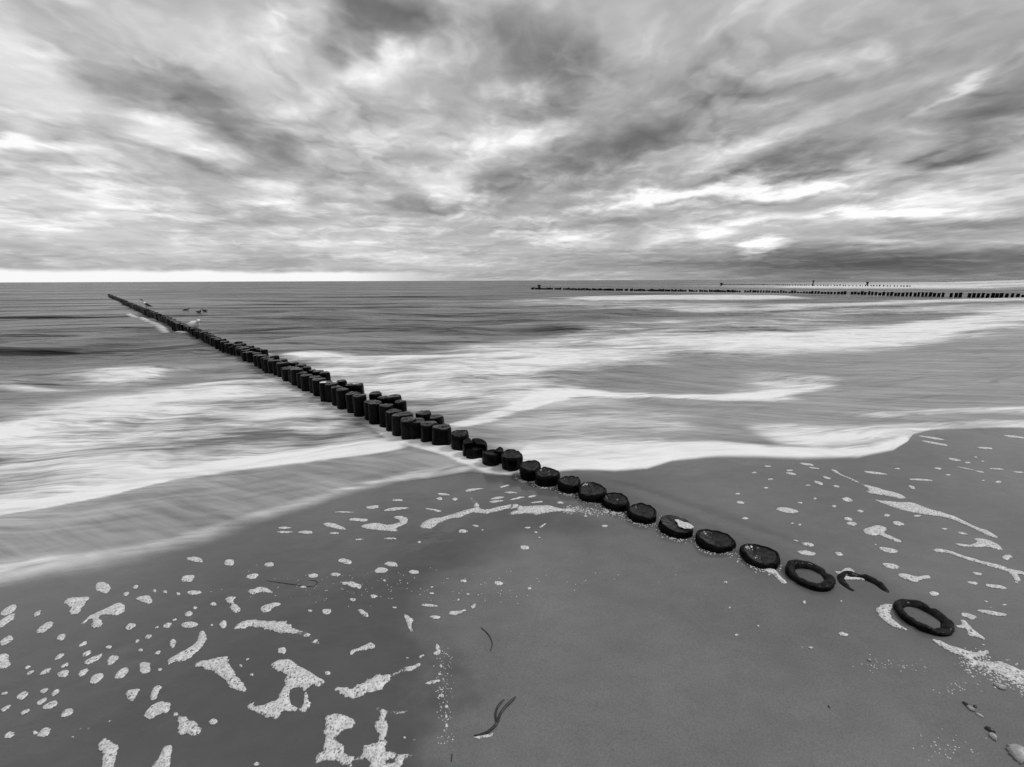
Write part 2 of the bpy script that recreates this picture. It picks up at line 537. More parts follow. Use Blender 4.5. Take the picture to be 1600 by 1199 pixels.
# where a sheet of water still lies on the sand
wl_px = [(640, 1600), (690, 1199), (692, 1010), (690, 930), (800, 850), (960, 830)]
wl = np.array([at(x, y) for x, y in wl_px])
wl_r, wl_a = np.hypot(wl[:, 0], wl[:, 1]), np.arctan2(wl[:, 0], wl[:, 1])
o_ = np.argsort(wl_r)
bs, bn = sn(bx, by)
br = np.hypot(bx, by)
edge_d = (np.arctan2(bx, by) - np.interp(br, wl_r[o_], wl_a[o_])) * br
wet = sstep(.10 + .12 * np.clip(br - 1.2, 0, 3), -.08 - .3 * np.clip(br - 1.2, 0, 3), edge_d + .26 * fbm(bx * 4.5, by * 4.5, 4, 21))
wet = wet * (1 - .5 * sstep(1.7, 3.6, br))  # wetness eased with distance, painting the growing sky reflection into the sand tone
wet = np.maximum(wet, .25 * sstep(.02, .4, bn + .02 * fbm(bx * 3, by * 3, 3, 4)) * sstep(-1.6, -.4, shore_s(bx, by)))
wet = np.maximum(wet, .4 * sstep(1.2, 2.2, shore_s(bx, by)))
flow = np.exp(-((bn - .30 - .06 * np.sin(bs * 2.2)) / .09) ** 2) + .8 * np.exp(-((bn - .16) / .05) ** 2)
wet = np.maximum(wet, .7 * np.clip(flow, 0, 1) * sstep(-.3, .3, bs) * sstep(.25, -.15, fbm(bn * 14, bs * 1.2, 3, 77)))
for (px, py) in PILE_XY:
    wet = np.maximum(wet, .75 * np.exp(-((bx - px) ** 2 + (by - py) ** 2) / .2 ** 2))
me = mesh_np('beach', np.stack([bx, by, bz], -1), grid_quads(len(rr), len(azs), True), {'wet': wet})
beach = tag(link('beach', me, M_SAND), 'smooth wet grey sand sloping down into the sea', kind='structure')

# ---- sea: starts at the swash edge, a fan of rows that thin out to the horizon
EDGE_PX = [(-330, 1010, .30), (-160, 972, .30), (0, 938, .30), (150, 905, .28), (250, 880, .26), (350, 850, .24), (430, 817, .2), (520, 786, .14),
           (600, 763, .10), (640, 754, .06), (680, 750, .05), (735, 741, .04), (780, 745, .04), (830, 745, .03),
           (900, 737, .03), (960, 739, .03), (1010, 736, .03), (1050, 723, .03), (1120, 717, .04), (1250, 721, .05),
           (1340, 718, .04), (1395, 706, .03), (1418, 692, .03), (1426, 681, .03), (1455, 675, .05), (1520, 673, .05), (1600, 672, .05), (1720, 668, .06), (1900, 662, .08)]
E = np.array([[*at(x, y), s] for x, y, s in EDGE_PX])
back = np.array([[E[0, 0] - N[0] * k, E[0, 1] - N[1] * k, .4] for k in (60, 12, 3)])
fwd_d = np.array([.93, .36])
front = np.array([[E[-1, 0] + fwd_d[0] * k, E[-1, 1] + fwd_d[1] * k, .1] for k in (4, 15, 60)])
E = np.concatenate([back, E, front])
E_az, E_r = np.unwrap(np.arctan2(E[:, 0], E[:, 1])), np.hypot(E[:, 0], E[:, 1])
saz = np.concatenate([np.linspace(E_az[0], -1.0, 30)[:-1], np.arctan(np.linspace(math.tan(-1.0), math.tan(.97), 860)), np.linspace(.97, E_az[-1], 24)[1:]])
r0 = np.exp(np.interp(saz, E_az, np.log(E_r)))
es = np.interp(saz, E_az, E[:, 2])
r0 = r0 + (es * .18) * fbm(saz * 18, saz * 0 + 3.1, 4, 31) * np.clip(r0 / 4, .3, 1)
NR = 430
tt = np.linspace(0, 1, NR)[:, None] ** 1.0
inv0 = 1 / (r0 * .995)
inv = inv0 * (1 - tt) + (1 / 30000) * tt
SR = 1 / inv
SA = np.broadcast_to(saz, SR.shape)
sx, sy = SR * np.sin(SA), SR * np.cos(SA)
depth = SR - r0
cover = sstep(0, 1, depth / np.maximum(es * np.where(saz > 0, 3.2, 1.7), .01))

ss, snn = sn(sx, sy)
seff = shore_s(sx, sy)
wig = np.clip(SR * .012, .015, .6)
wx = sx + wig * fbm(sx / (wig * 9), sy / (wig * 9), 3, 41)
wy = sy + wig * fbm(sx / (wig * 9), sy / (wig * 9), 3, 47)

BANDS = [  # (intensity, softness above, softness below, [(x, y_top, y_bottom), ...]) in photo pixels
    (1.0, .5, .4, [(1210, 445.5, 450), (1300, 445.5, 451.5), (1400, 445, 452), (1500, 443, 451), (1700, 440, 449)]),
    (.9, .6, .6, [(1490, 442, 445), (1540, 439, 443), (1600, 437.5, 442), (1700, 437.5, 441)]),
    (.5, .9, .9, [(1280, 441.5, 445), (1330, 441.5, 445), (1400, 442, 444.5)]),
    (1.0, .4, .3, [(890, 468, 471), (950, 463, 470.5), (1050, 461, 469), (1180, 461, 466), (1260, 462, 465)]),
    (.5, .9, .9, [(800, 464, 474), (900, 467, 482), (1000, 470, 484), (1100, 472, 482), (1200, 472, 478)]),
    (.8, .7, .5, [(1030, 478, 483), (1110, 478, 486), (1190, 479, 484), (1260, 478, 482)]),
    (.85, .5, .7, [(1195, 475, 484), (1260, 472, 481), (1350, 470, 477), (1450, 466, 473), (1700, 460, 467)]),
    (.55, .9, .9, [(1700, 466, 478), (1500, 474, 488), (1350, 478, 494), (1200, 486, 505)]),
    (.98, .75, .6, [(1900, 455, 480), (1600, 477, 508), (1500, 492, 530), (1400, 505, 545), (1300, 513, 552), (1200, 516, 558), (1120, 518, 566), (1030, 522, 576)]),
    (.78, 1.0, 1.0, [(1120, 505, 568), (1000, 520, 580), (930, 530, 590), (850, 538, 596), (760, 545, 602), (660, 550, 604), (560, 552, 594), (480, 553, 578), (440, 556, 566)]),
    (.42, .9, .9, [(1300, 485, 515), (1150, 490, 525), (1000, 500, 535), (850, 525, 560), (700, 530, 565)]),
    (.45, .9, .9, [(900, 570, 612), (760, 585, 640), (640, 590, 640), (560, 575, 612)]),
    (.85, .9, .5, [(700, 664, 674), (760, 644, 664), (820, 622, 645), (865, 606, 628), (900, 604, 620), (960, 612, 623), (1050, 617, 625), (1120, 617, 629), (1180, 611, 631), (1240, 601, 619), (1305, 594, 606)]),
    (.30, .9, .9, [(760, 665, 690), (860, 640, 690), (980, 635, 690), (1100, 645, 690)]),
    (.35, .9, .9, [(1150, 590, 625), (1250, 580, 610), (1320, 588, 602)]),
    (.75, .8, .6, [(1330, 645, 662), (1430, 638, 652), (1520, 637, 649), (1700, 634, 648)]),
    (.62, .8, .5, [(1180, 664, 706), (1280, 662, 702), (1370, 660, 690), (1430, 658, 680), (1520, 657, 674), (1720, 652, 668)]),
    (.97, .95, .2, [(800, 686, 728), (850, 686, 738), (900, 680, 740), (960, 682, 740), (1010, 684, 737), (1055, 690, 724), (1120, 692, 718), (1200, 698, 722), (1300, 702, 722), (1360, 694, 716), (1400, 682, 706), (1425, 674, 690)]),
    (.86, 1.0, .9, [(-150, 675, 745), (0, 655, 718), (100, 638, 700), (200, 616, 688), (300, 602, 668), (380, 590, 655), (450, 588, 648), (520, 612, 646), (560, 632, 648)]),
    (.5, .9, .9, [(-100, 700, 770), (0, 690, 750), (150, 680, 735), (300, 660, 710), (450, 645, 690), (560, 640, 680)]),
    (.50, .9, .8, [(130, 590, 612), (180, 568, 606), (230, 574, 602), (262, 572, 596)]),
    (.45, .9, .7, [(-60, 612, 632), (0, 600, 618), (80, 608, 620), (150, 614, 622)]),
    (.7, .6, .8, [(200, 487, 491), (225, 495, 501), (250, 505, 512), (280, 517, 525), (300, 524, 530)]),
    (1.0, .8, .25, [(-200, 828, 850), (0, 789, 807), (100, 770, 789), (200, 751, 769), (270, 733, 752), (350, 721, 742), (430, 710, 732), (520, 697, 720), (590, 685, 710), (640, 680, 700)]),
    (.30, 1.0, .3, [(-200, 770, 850), (0, 740, 806), (100, 730, 788), (200, 716, 768), (300, 708, 748), (430, 694, 731), (520, 684, 719), (600, 674, 708)]),
    (.58, 1.0, .8, [(-200, 895, 990), (0, 880, 942), (120, 868, 918), (220, 852, 890), (320, 826, 862), (420, 795, 824), (510, 768, 790), (600, 744, 766), (650, 733, 752), (700, 728, 744), (745, 726, 733)]),
    (1.0, .5, .4, [(590, 664, 678), (630, 678, 696), (680, 692, 710), (730, 708, 729), (770, 722, 741), (805, 732, 744)]),
    (.7, .6, .6, [(560, 655, 664), (620, 670, 680)]),
    (.4, .8, .8, [(395, 545, 556), (470, 585, 596), (520, 618, 632)]),
]
DARK = [
    (.95, .5, .5, [(612, 702, 707), (645, 703, 714), (685, 709, 719)]),
    (.5, .8, .8, [(480, 637, 645), (540, 642, 655), (600, 652, 662)]),
    (.55, .8, .8, [(640, 520, 536), (720, 528, 540), (800, 526, 534)]),
    (.5, .8, .8, [(0, 630, 648), (120, 622, 640), (220, 612, 626), (330, 588, 600)]),
    (.4, .8, .8, [(1020, 596, 608), (1100, 592, 606), (1180, 590, 600)]),
    (.35, .8, .8, [(1250, 578, 584), (1400, 590, 597), (1600, 598, 605)]),
]
def band_field(bands):
    out = np.zeros(sx.shape, np.float32)
    for inten, s_top, s_bot, pts in bands:
        top = np.array([at(x, a) for x, a, b in pts]); bot = np.array([at(x, b) for x, a, b in pts])
        c = (top + bot) / 2
        best = np.zeros(sx.shape, np.float32)
        m = len(pts)
        for i in range(m - 1):
            a, b = c[i], c[i + 1]
            d = b - a
            L = np.linalg.norm(d)
            d = d / L
            nrm = np.array([-d[1], d[0]])
            ha, hb = abs((top[i] - bot[i]) @ nrm) / 2, abs((top[i + 1] - bot[i + 1]) @ nrm) / 2
            if (top[i] - bot[i]) @ nrm < 0:
                nrm = -nrm
            pad = max(ha, hb) * 1.6 + .02
            lo, hi = np.minimum(a, b) - pad, np.maximum(a, b) + pad
            sel = (wx > lo[0]) & (wx < hi[0]) & (wy > lo[1]) & (wy < hi[1])
            if not sel.any():
                continue
            qx, qy = wx[sel] - a[0], wy[sel] - a[1]
            t = qx * d[0] + qy * d[1]
            tc_ = np.clip(t / L, 0, 1)
            over = np.where(t < 0, -t, np.where(t > L, t - L, 0))
            hw = ha + (hb - ha) * tc_
            v = (qx * nrm[0] + qy * nrm[1]) / np.maximum(hw, 1e-4)
            fall = 1 - np.clip(over / np.maximum(hw * 1.2, 1e-4), 0, 1)
            p = np.where(v > 0, sstep(1 + .35 * s_top, 1 - s_top, v), sstep(1 + .35 * s_bot, 1 - s_bot, -v)) * fall
            if i == 0:
                p = p * sstep(-.1, .45, t / L)
            if i == m - 2:
                p = p * sstep(1.1, .55, t / L)
            best[sel] = np.maximum(best[sel], p)
        out = 1 - (1 - out) * (1 - inten * best)
    return out
foam = band_field(BANDS)
foam = foam * (1 - band_field(DARK))
# dark swell faces: less foam, their shade painted into water colour and reflectivity
SWELL_SHADES = [(.5, 1.0, 1.0, [(a, b - h, b + h) for a, b, h in run]) for run in (
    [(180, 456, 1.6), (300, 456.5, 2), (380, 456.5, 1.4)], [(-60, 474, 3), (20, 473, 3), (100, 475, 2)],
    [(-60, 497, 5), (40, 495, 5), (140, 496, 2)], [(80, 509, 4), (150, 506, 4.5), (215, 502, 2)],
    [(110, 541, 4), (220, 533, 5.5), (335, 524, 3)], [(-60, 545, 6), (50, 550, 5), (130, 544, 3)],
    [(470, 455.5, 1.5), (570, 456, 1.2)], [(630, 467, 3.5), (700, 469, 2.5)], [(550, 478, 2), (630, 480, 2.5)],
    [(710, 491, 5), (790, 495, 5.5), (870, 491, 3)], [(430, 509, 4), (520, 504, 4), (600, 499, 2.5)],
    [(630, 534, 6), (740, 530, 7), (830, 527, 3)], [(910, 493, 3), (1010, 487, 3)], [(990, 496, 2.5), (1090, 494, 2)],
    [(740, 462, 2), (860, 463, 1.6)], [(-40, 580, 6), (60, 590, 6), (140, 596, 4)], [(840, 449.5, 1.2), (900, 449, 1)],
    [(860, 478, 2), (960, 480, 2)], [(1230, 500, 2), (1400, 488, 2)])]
swell_shade = band_field(SWELL_SHADES)
foam = foam * (1 - .5 * swell_shade)
sheet = sstep(5.0, 3.9, seff) * sstep(14, 7, SR)
sheet = np.maximum(sheet, sstep(3, 5, snn) * sstep(9, 6, seff) * sstep(26, 14, SR) * .9)
shallow = sstep(11, 3.2, seff) * sstep(40, 12, SR)
shallow = np.maximum(shallow, .8 * sstep(20, 4, SR))
# waves: long crests parallel to the shore, flattening towards the beach and beyond what the rows can carry
cell = SR * SR / NR * inv0
def wave(lx, ly, seed):
    u, v = (sx * .93 + sy * .37) / lx, (-sx * .37 + sy * .93) / ly
    return fbm(u + .25 * fbm(u * .7, v * .7, 2, seed + 9), v + .35 * fbm(u * .5, v * .5, 2, seed + 5), 3, seed, .42)
off = sstep(4.0, 13.0, seff)
fade = lambda lam: sstep(lam * .45, lam * .12, cell)
zw = .36 * off * wave(7.0, 2.6, 61) * fade(2.6) + .05 * sstep(3.2, 7, seff) * wave(2.2, .8, 71) * fade(.8) + .5 * off * wave(30, 9, 81) * fade(9.) * sstep(20, 60, SR)
zw = zw + .05 * foam * sstep(5, 9, seff) * sstep(90, 40, SR) + .012 * foam * sstep(3, 5, seff) * sstep(60, 20, SR)
zw = zw + swell_shade * np.clip(SR * .0022, .03, .16)
bedz = beach_z(sx, sy)
film = .0015 + .012 * sstep(0, .5, depth) + .014 * foam * sstep(0, .25, depth)
sz = np.maximum(WL + zw, bedz + film)
zz_ = (WL + zw) - (bedz + film)
sz = np.where(np.abs(zz_) < .05, bedz + film + (zz_ + .05) ** 2 / .2, sz)
me = mesh_np('sea', np.stack([sx, sy, sz], -1).reshape(-1, 3), grid_quads(NR, len(saz)), {'foam': foam, 'cover': cover, 'shallow': shallow, 'sheet': sheet, 'swell_shade': swell_shade})
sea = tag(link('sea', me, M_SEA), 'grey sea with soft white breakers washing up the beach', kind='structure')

# ------------------------------------------------------------------ groyne piles
def ring_mesh(name, R, prof, seg, seed, rough=.05, cap=True, ecc=0.):
    """a turned post from (radius factor, z) rings with an uneven, grooved outline"""
    q = random.Random(seed)
    ph = [q.uniform(0, 6.28) for _ in range(4)]
    cracks = [(q.uniform(0, 6.28), q.uniform(.03, .09), q.uniform(.05, .12)) for _ in range(q.randint(3, 6))]
    bm = bmesh.new()
    rows = []
    for (rf, z) in prof:
        row = []
        for i in range(seg):
            t = 2 * math.pi * i / seg
            k = 1 + rough * (.6 * math.sin(2 * t + ph[0]) + .4 * math.sin(3 * t + ph[1]) + .3 * math.sin(5 * t + ph[2] + z * 3) + .2 * math.sin(9 * t + ph[3]))
            if rf > .8:
                for (c, dpt, wd) in cracks:
                    dd = (t - c + math.pi) % (2 * math.pi) - math.pi
                    k -= dpt * math.exp(-(dd / wd) ** 2)
            dz_ = .005 * math.sin(t * 2 + ph[1]) * (R / .11) * (1 if z > -.06 else 0)
            dz_ += .0035 * math.sin(7 * t + ph[2]) * math.sin(3 * t + ph[0] + rf * 4) * (1 if z > -.06 else 0)
            for (c, dpt, wd) in cracks:
                dd = (t - c + math.pi) % (2 * math.pi) - math.pi
                dz_ -= dpt * .07 * math.exp(-(dd / wd) ** 2) * (1 if z > -.03 and rf > .4 else 0)
            ox = ecc * R * max(0, 1 - rf) * 2.2
            row.append(bm.verts.new((R * rf * k * math.cos(t) + ox * math.cos(ph[3]), R * rf * k * math.sin(t) + ox * math.sin(ph[3]), z + dz_)))
        rows.append(row)
    for a, b in zip(rows, rows[1:]):
        for i in range(seg):
            j = (i + 1) % seg
            bm.faces.new((a[i], a[j], b[j], b[i]))
    if cap:
        bm.faces.new(rows[-1])
    me = bpy.data.meshes.new(name)
    bm.to_mesh(me); bm.free()
    return smooth(me)

MUSH = [(.90, -1.1), (.90, -.3), (.90, -.17), (.93, -.11), (.985, -.065), (1.02, -.038), (1.015, -.02), (.975, -.006), (.92, .001), (.86, .002)]
SIDE = [(1.03, -1.1), (1.02, -.5), (1.0, -.32), (1.01, -.2), (.99, -.12), (1.0, -.055), (.985, -.028), (.95, -.009), (.89, 0)]
FARSIDE = [(1.02, -1.1), (1.0, -.3), (1.0, -.03), (.93, 0)]

def pile(x, y, z, R, seed, style='dish', rot=None, lean=(0, 0), seg=44):
    root = bpy.data.objects.new('groyne_pile', None)
    COL.objects.link(root)
    root.empty_display_size = .1
    root.location = (x, y, z)
    root.rotation_euler = (lean[0], lean[1], rot if rot is not None else rnd.uniform(0, 6.28))
    if style == 'dish':
        link('shaft', ring_mesh('shaft', R, MUSH + [(.80, -.004)], seg, seed, .07, cap=False), M_WOOD, root)
        link('end_grain', ring_mesh('end_grain', R, [(.82, -.004), (.70, -.012), (.5, -.020), (.3, -.024), (.1, -.025)], seg, seed, .07, cap=True), M_GRAIN, root)
    elif style == 'flat':
        link('shaft', ring_mesh('shaft', R, SIDE, seg, seed, cap=False), M_WOOD, root)
        link('end_grain', ring_mesh('end_grain', R, [(.90, -.001), (.7, -.001), (.4, -.003), (.1, -.004)], seg, seed, cap=True), M_GRAIN, root)
    elif style == 'ring':
        link('shaft', ring_mesh('shaft', R, SIDE[:5] + [(1.0, -.05), (.985, -.02), (.95, -.004)], seg, seed, .05, cap=False), M_WOOD, root)
        link('rim', ring_mesh('rim', R, [(.962, -.004), (.95, .001), (.86, .003), (.76, .001), (.66, -.004), (.60, -.010), (.57, -.03), (.56, -.3)], seg, seed, .05, cap=False, ecc=.05), M_RIM, root)
    elif style == 'split':
        link('shaft', ring_mesh('shaft', R, SIDE[:3] + [(1.0, -.2), (.98, -.15), (.9, -.145), (.4, -.16)], seg, seed, cap=True), M_WOOD, root)
        q = random.Random(seed)
        a = q.uniform(0, 6.28)
        for (span, top) in ((2.3, -.004), (1.5, .012), (1.7, -.03)):
            bm = bmesh.new()
            n = 9
            rowz = [(-.2, 1.0), (-.1, 1.0), (-.03, .985), (-.008, .93)]
            rings = []
            for (zq, rf) in rowz:
                arc = []
                for i in range(n):
                    t = a + span * i / (n - 1)
                    k = 1 + .04 * math.sin(4 * t + seed)
                    arc.append(bm.verts.new((R * rf * k * math.cos(t), R * rf * k * math.sin(t), zq + top * (zq > -.05))))
                mid = a + span / 2
                arc.append(bm.verts.new((R * .12 * math.cos(mid), R * .12 * math.sin(mid), zq + (top - .012) * (zq > -.05))))
                rings.append(arc)
            for p_, q_ in zip(rings, rings[1:]):
                for i in range(n + 1):
                    j = (i + 1) % (n + 1)
                    bm.faces.new((p_[i], p_[j], q_[j], q_[i]))
            bm.faces.new(rings[-1])
            bmesh.ops.recalc_face_normals(bm, faces=bm.faces)
            mm = bpy.data.meshes.new('prong')
            bm.to_mesh(mm); bm.free()
            link('prong', mm, M_WOOD, root)
            a += span + .26
    return root

NEAR = [  # radius, top height, style, label
    (.112, .018, 'ring', 'hollow black pile ring nearest the beach end of the groyne, foam against its left side'),
    (.115, -.004, 'ring', 'half buried pile ring showing only a black crescent, second from the beach end'),
    (.118, .018, 'ring', 'hollow black pile ring filled with sand, third from the beach end of the groyne'),
    (0.107, .016, 'dish', 'glossy low pile with froth at its right foot, fourth from the beach end'),
    (0.111, .004, 'dish', 'broad dished pile with a small white fleck, fifth from the beach end'),
    (0.111, .006, 'flat', 'glossy black pile with a white foam patch on its top, sixth from the beach end'),
    (0.107, .000, 'dish', 'dished black pile with foam round its foot, seventh from the beach end'),
    (0.099, -.002, 'dish', 'small dished black pile, eighth from the beach end of the groyne'),
    (0.116, .000, 'dish', 'broad shallow-dished black pile, ninth from the beach end of the groyne'),
    (0.097, -.004, 'dish', 'narrow glossy pile with a wet grey top, tenth from the beach end'),
    (0.105, .000, 'dish', 'rounded glossy black pile, eleventh from the beach end of the groyne'),
    (0.103, -.004, 'dish', 'black pile with a pale wet dish in its top, twelfth from the beach end'),
    (0.107, .008, 'dish', 'tall round-topped pile where the white wash begins, thirteenth from the beach end'),
    (0.105, .000, 'split', 'pile split into three prongs, fourteenth from the beach end'),
    (0.126, -.004, 'split', 'wide cracked pile broken into lobes, just seaward of the three-pronged pile'),
    (0.103, .010, 'dish', 'black pile with a bowl-shaped top, two seaward of the three-pronged pile'),
    (0.109, .012, 'flat', 'wet square-looking pile with bright glints, three seaward of the three-pronged pile'),
]
for i, ((R, dz_, st, lab), (px, py)) in enumerate(zip(NEAR, PILE_XY)):
    lean = (rnd.uniform(-.05, .05), rnd.uniform(-.05, .05))
    if i == 1:
        lean = (.13, -.05)
    o = pile(px, py, dz_, R, 100 + i, st, lean=lean, rot=0 if i == 1 else None)
    tag(o, lab, 'groyne pile', 'piles of the near groyne')

# shared posts for the rest of the near groyne and for the two groynes beyond
shafts = [ring_mesh('shaft', .11, SIDE, 20, 300 + i, .06, cap=False) for i in range(8)]
grains = [ring_mesh('end_grain', .11, [(.905, -.002), (.84, .001), (.5, .001), (.2, .0)], 20, 300 + i, .06) for i in range(8)]
posts = [ring_mesh('groyne_pile', .12, FARSIDE, 10, 400 + i, .06) for i in range(6)]
for m_ in shafts: m_.materials.append(M_WOOD)
for m_ in grains: m_.materials.append(M_GRAIN)
for m_ in posts: m_.materials.append(M_WOOD)

def copy_pile(x, y, z, sc, label, group, detailed=True):
    i = rnd.randrange(8)
    rot = rnd.uniform(0, 6.28)
    lean = (rnd.gauss(0, .025), rnd.gauss(0, .025))
    if detailed:
        root = bpy.data.objects.new('groyne_pile', None)
        COL.objects.link(root)
        root.empty_display_size = .1
        link('shaft', shafts[i], None, root)
        link('end_grain', grains[i], None, root)
    else:
        root = link('groyne_pile', posts[i % 6])
    root.location = (x, y, z)
    root.rotation_euler = (lean[0], lean[1], rot)
    root.scale = (sc, sc, 1)
    return tag(root, label, 'groyne pile', group)

def nth(n):
    one = ['', 'first', 'second', 'third', 'fourth', 'fifth', 'sixth', 'seventh', 'eighth', 'ninth', 'tenth', 'eleventh', 'twelfth', 'thirteenth', 'fourteenth', 'fifteenth', 'sixteenth', 'seventeenth', 'eighteenth', 'nineteenth']
    ten = {2: ('twenty', 'twentieth'), 3: ('thirty', 'thirtieth'), 4: ('forty', 'fortieth'), 5: ('fifty', 'fiftieth'), 6: ('sixty', 'sixtieth'), 7: ('seventy', 'seventieth')}
    return one[n] if n < 20 else (ten[n // 10][1] if n % 10 == 0 else ten[n // 10][0] + '-' + one[n % 10])
c_sea = c_rear = 0
ORD = ['fourth', 'fifth', 'sixth', 'seventh', 'eighth', 'ninth', 'tenth', 'eleventh', 'twelfth', 'thirteenth', 'fourteenth', 'fifteenth', 'sixteenth']
s, idx = 3.67, 0
far_xyz = []
GULL_S, BIRD_S = 17.6, 32.7
gull_xy = bird_xy = None
while s < 78:
    n_ = rnd.gauss(0, .02) - .02
    p = P3 + G * s + N * n_
    z = rnd.gauss(0, .018) + .012 * math.sin(s * .9)
    sc = rnd.uniform(.86, 1.08)
    if gull_xy is None and s > GULL_S - .13:
        gull_xy = (p[0], p[1]); z = .03
        copy_pile(p[0], p[1], z, 1.1, 'dark pile of the near groyne that carries the big white gull', 'piles of the near groyne')
    elif bird_xy is None and s > BIRD_S - .13:
        bird_xy = (p[0], p[1]); z = .03
        copy_pile(p[0], p[1], z, 1.0, 'distant dark pile of the near groyne under the dark-necked bird', 'piles of the near groyne')
    elif s < 46:
        if idx < 9:
            lab = 'dark upright pile in the surf, %s seaward of the three-pronged pile' % ORD[idx]
        elif s < GULL_S:
            c_sea += 1
            lab = 'dark front-row groyne pile, %s seaward of the tall jet-black pair' % nth(c_sea)
        elif s < BIRD_S:
            lab = 'dark pile of the near groyne between the white gull and the dark-necked bird'
        else:
            lab = 'small distant pile of the near groyne seaward of the dark-necked bird'
        copy_pile(p[0], p[1], z, sc, lab, 'piles of the near groyne', s < 24)
    else:
        far_xyz.append((p[0], p[1], z, sc))
    s += rnd.uniform(.225, .262)
    idx += 1
# a second, staggered row behind part of it
s = 3.6
while s < 13:
    p = P3 + G * s + N * (.21 + rnd.gauss(0, .02))
    if rnd.random() < .86:
        c_rear += 1
        copy_pile(p[0], p[1], rnd.gauss(-.005, .02), rnd.uniform(.62, .95), 'dark pile of the staggered rear row, %s from its beach end' % nth(c_rear), 'rear row piles of the near groyne')
    s += rnd.uniform(.23, .30)
# the slim pile with a white top stands proud on the landward face
wt = on_plane(505, 598, .02)
o = copy_pile(wt[0], wt[1], .02, .62, 'slim pile with a bright white top on the left face of the groyne', 'piles of the near groyne')
# the black stub cluster in front of the row
for k, (x_, y_, sc) in enumerate([(624, 648, .9), (638, 655, .95)]):
    q = on_plane(x_, y_, -.01)
    copy_pile(q[0], q[1], -.01, sc, ['left', 'right'][k] + ' pile of the tall jet-black pair standing out in front of the groyne', 'piles of the near groyne')

def joined(name, items, label, group_mesh=posts):
    bm = bmesh.new()
    for (x, y, z, sc) in items:
        k = len(bm.verts)
        bm.from_mesh(group_mesh[rnd.randrange(len(group_mesh))])
        bm.verts.ensure_lookup_table()
        m_ = Matrix.Translation((x, y, z)) @ Matrix.Rotation(rnd.uniform(0, 6), 4, 'Z') @ Matrix.Diagonal((sc, sc, 1, 1))
        bmesh.ops.transform(bm, matrix=m_, verts=bm.verts[k:])
    me = bpy.data.meshes.new(name)
    bm.to_mesh(me); bm.free()
    o = link(name, smooth(me), M_WOOD)
    return tag(o, label, 'groyne piles', kind='stuff')
joined('far_groyne_piles', far_xyz, 'merging line of tiny dark piles at the seaward end of the near groyne')

# second groyne, well along the shore
s, k2 = -13.0, 0
rest = []
while s < 62:
    n_ = 67.5 + rnd.gauss(0, .05)
    p = P3 + G * s + N * n_
    z = rnd.gauss(0, .05) + .02
    if rnd.random() < .95:
        if s < 20:
            copy_pile(p[0], p[1], z, rnd.uniform(.95, 1.3), 'tiny dark pile in the spaced row of the middle groyne across the surf', 'piles of the middle groyne', False)
        else:
            rest.append((p[0], p[1], z, rnd.uniform(1.2, 1.6)))
    s += rnd.uniform(.31, .40)
joined('far_groyne_piles', rest, 'thin dark line of piles at the seaward end of the middle groyne')
rest = []
s = 2.0
while s < 55:
    p = P3 + G * s + N * (150 + (s - 13) * .42)
    rest.append((p[0], p[1], rnd.gauss(.0, .06), rnd.uniform(1.1, 1.6)))
    s += rnd.uniform(.5, .9)
joined('far_groyne_piles', rest, 'faint farthest groyne, a dotted dark line just under the horizon')

def marker(x, y, h, r, label, name='marker_post'):
    root = bpy.data.objects.new(name, None)
    COL.objects.link(root)
    root.location = (x, y, 0)
    link('post', ring_mesh('post', r, [(1, -1.2), (1, 0), (.92, h * .7), (.85, h)], 12, 900, .04), M_WOOD, root)
    link('post_cap', ring_mesh('post_cap', r * 1.7, [(.6, h), (1, h + .03), (1, h + .22), (.5, h + .3)], 12, 901, .03), M_WOOD, root)
    return tag(root, label, 'post')
q = P3 + G * 60.2 + N * 68
marker(q[0], q[1], .35, .22, 'stout dark post at the seaward end of the middle groyne')
q = on_plane(1127, 445, 0)
marker(q[0], q[1], .25, .3, 'thick dark post at the seaward end of the farthest groyne')
q = on_plane(1270, 445.5, 0)
marker(q[0], q[1], 1.0, .16, 'thin upright post rising above the farthest groyne near the horizon')
q = on_plane(1355, 444.5, 0)
marker(q[0], q[1], .45, .25, 'short dark post right of the farthest groyne near the horizon')

# ------------------------------------------------------------------ foam left on the sand
def chaikin(p, it=2):
    p = np.asarray(p, float)
    for _ in range(it):
        q = np.roll(p, -1, 0)
        p = np.stack([.75 * p + .25 * q, .25 * p + .75 * q], 1).reshape(-1, 2)
    return p

def inside(poly, x, y):
    c = np.zeros(np.shape(x), bool)
    a, b = poly, np.roll(poly, -1, 0)
    for (x1, y1), (x2, y2) in zip(a, b):
        k = ((y1 > y) != (y2 > y)) & (x < (x2 - x1) * (y - y1) / (y2 - y1 + 1e-12) + x1)
        c ^= k
    return c

def seg_dist(loops, x, y):
    best = np.full(np.shape(x), 1e9)
    for L in loops:
        a, b = L, np.roll(L, -1, 0)
        for p, q in zip(a, b):
            d = q - p
            t = np.clip(((x - p[0]) * d[0] + (y - p[1]) * d[1]) / (d @ d + 1e-12), 0, 1)
            best = np.minimum(best, np.hypot(x - p[0] - t * d[0], y - p[1] - t * d[1]))
    return best

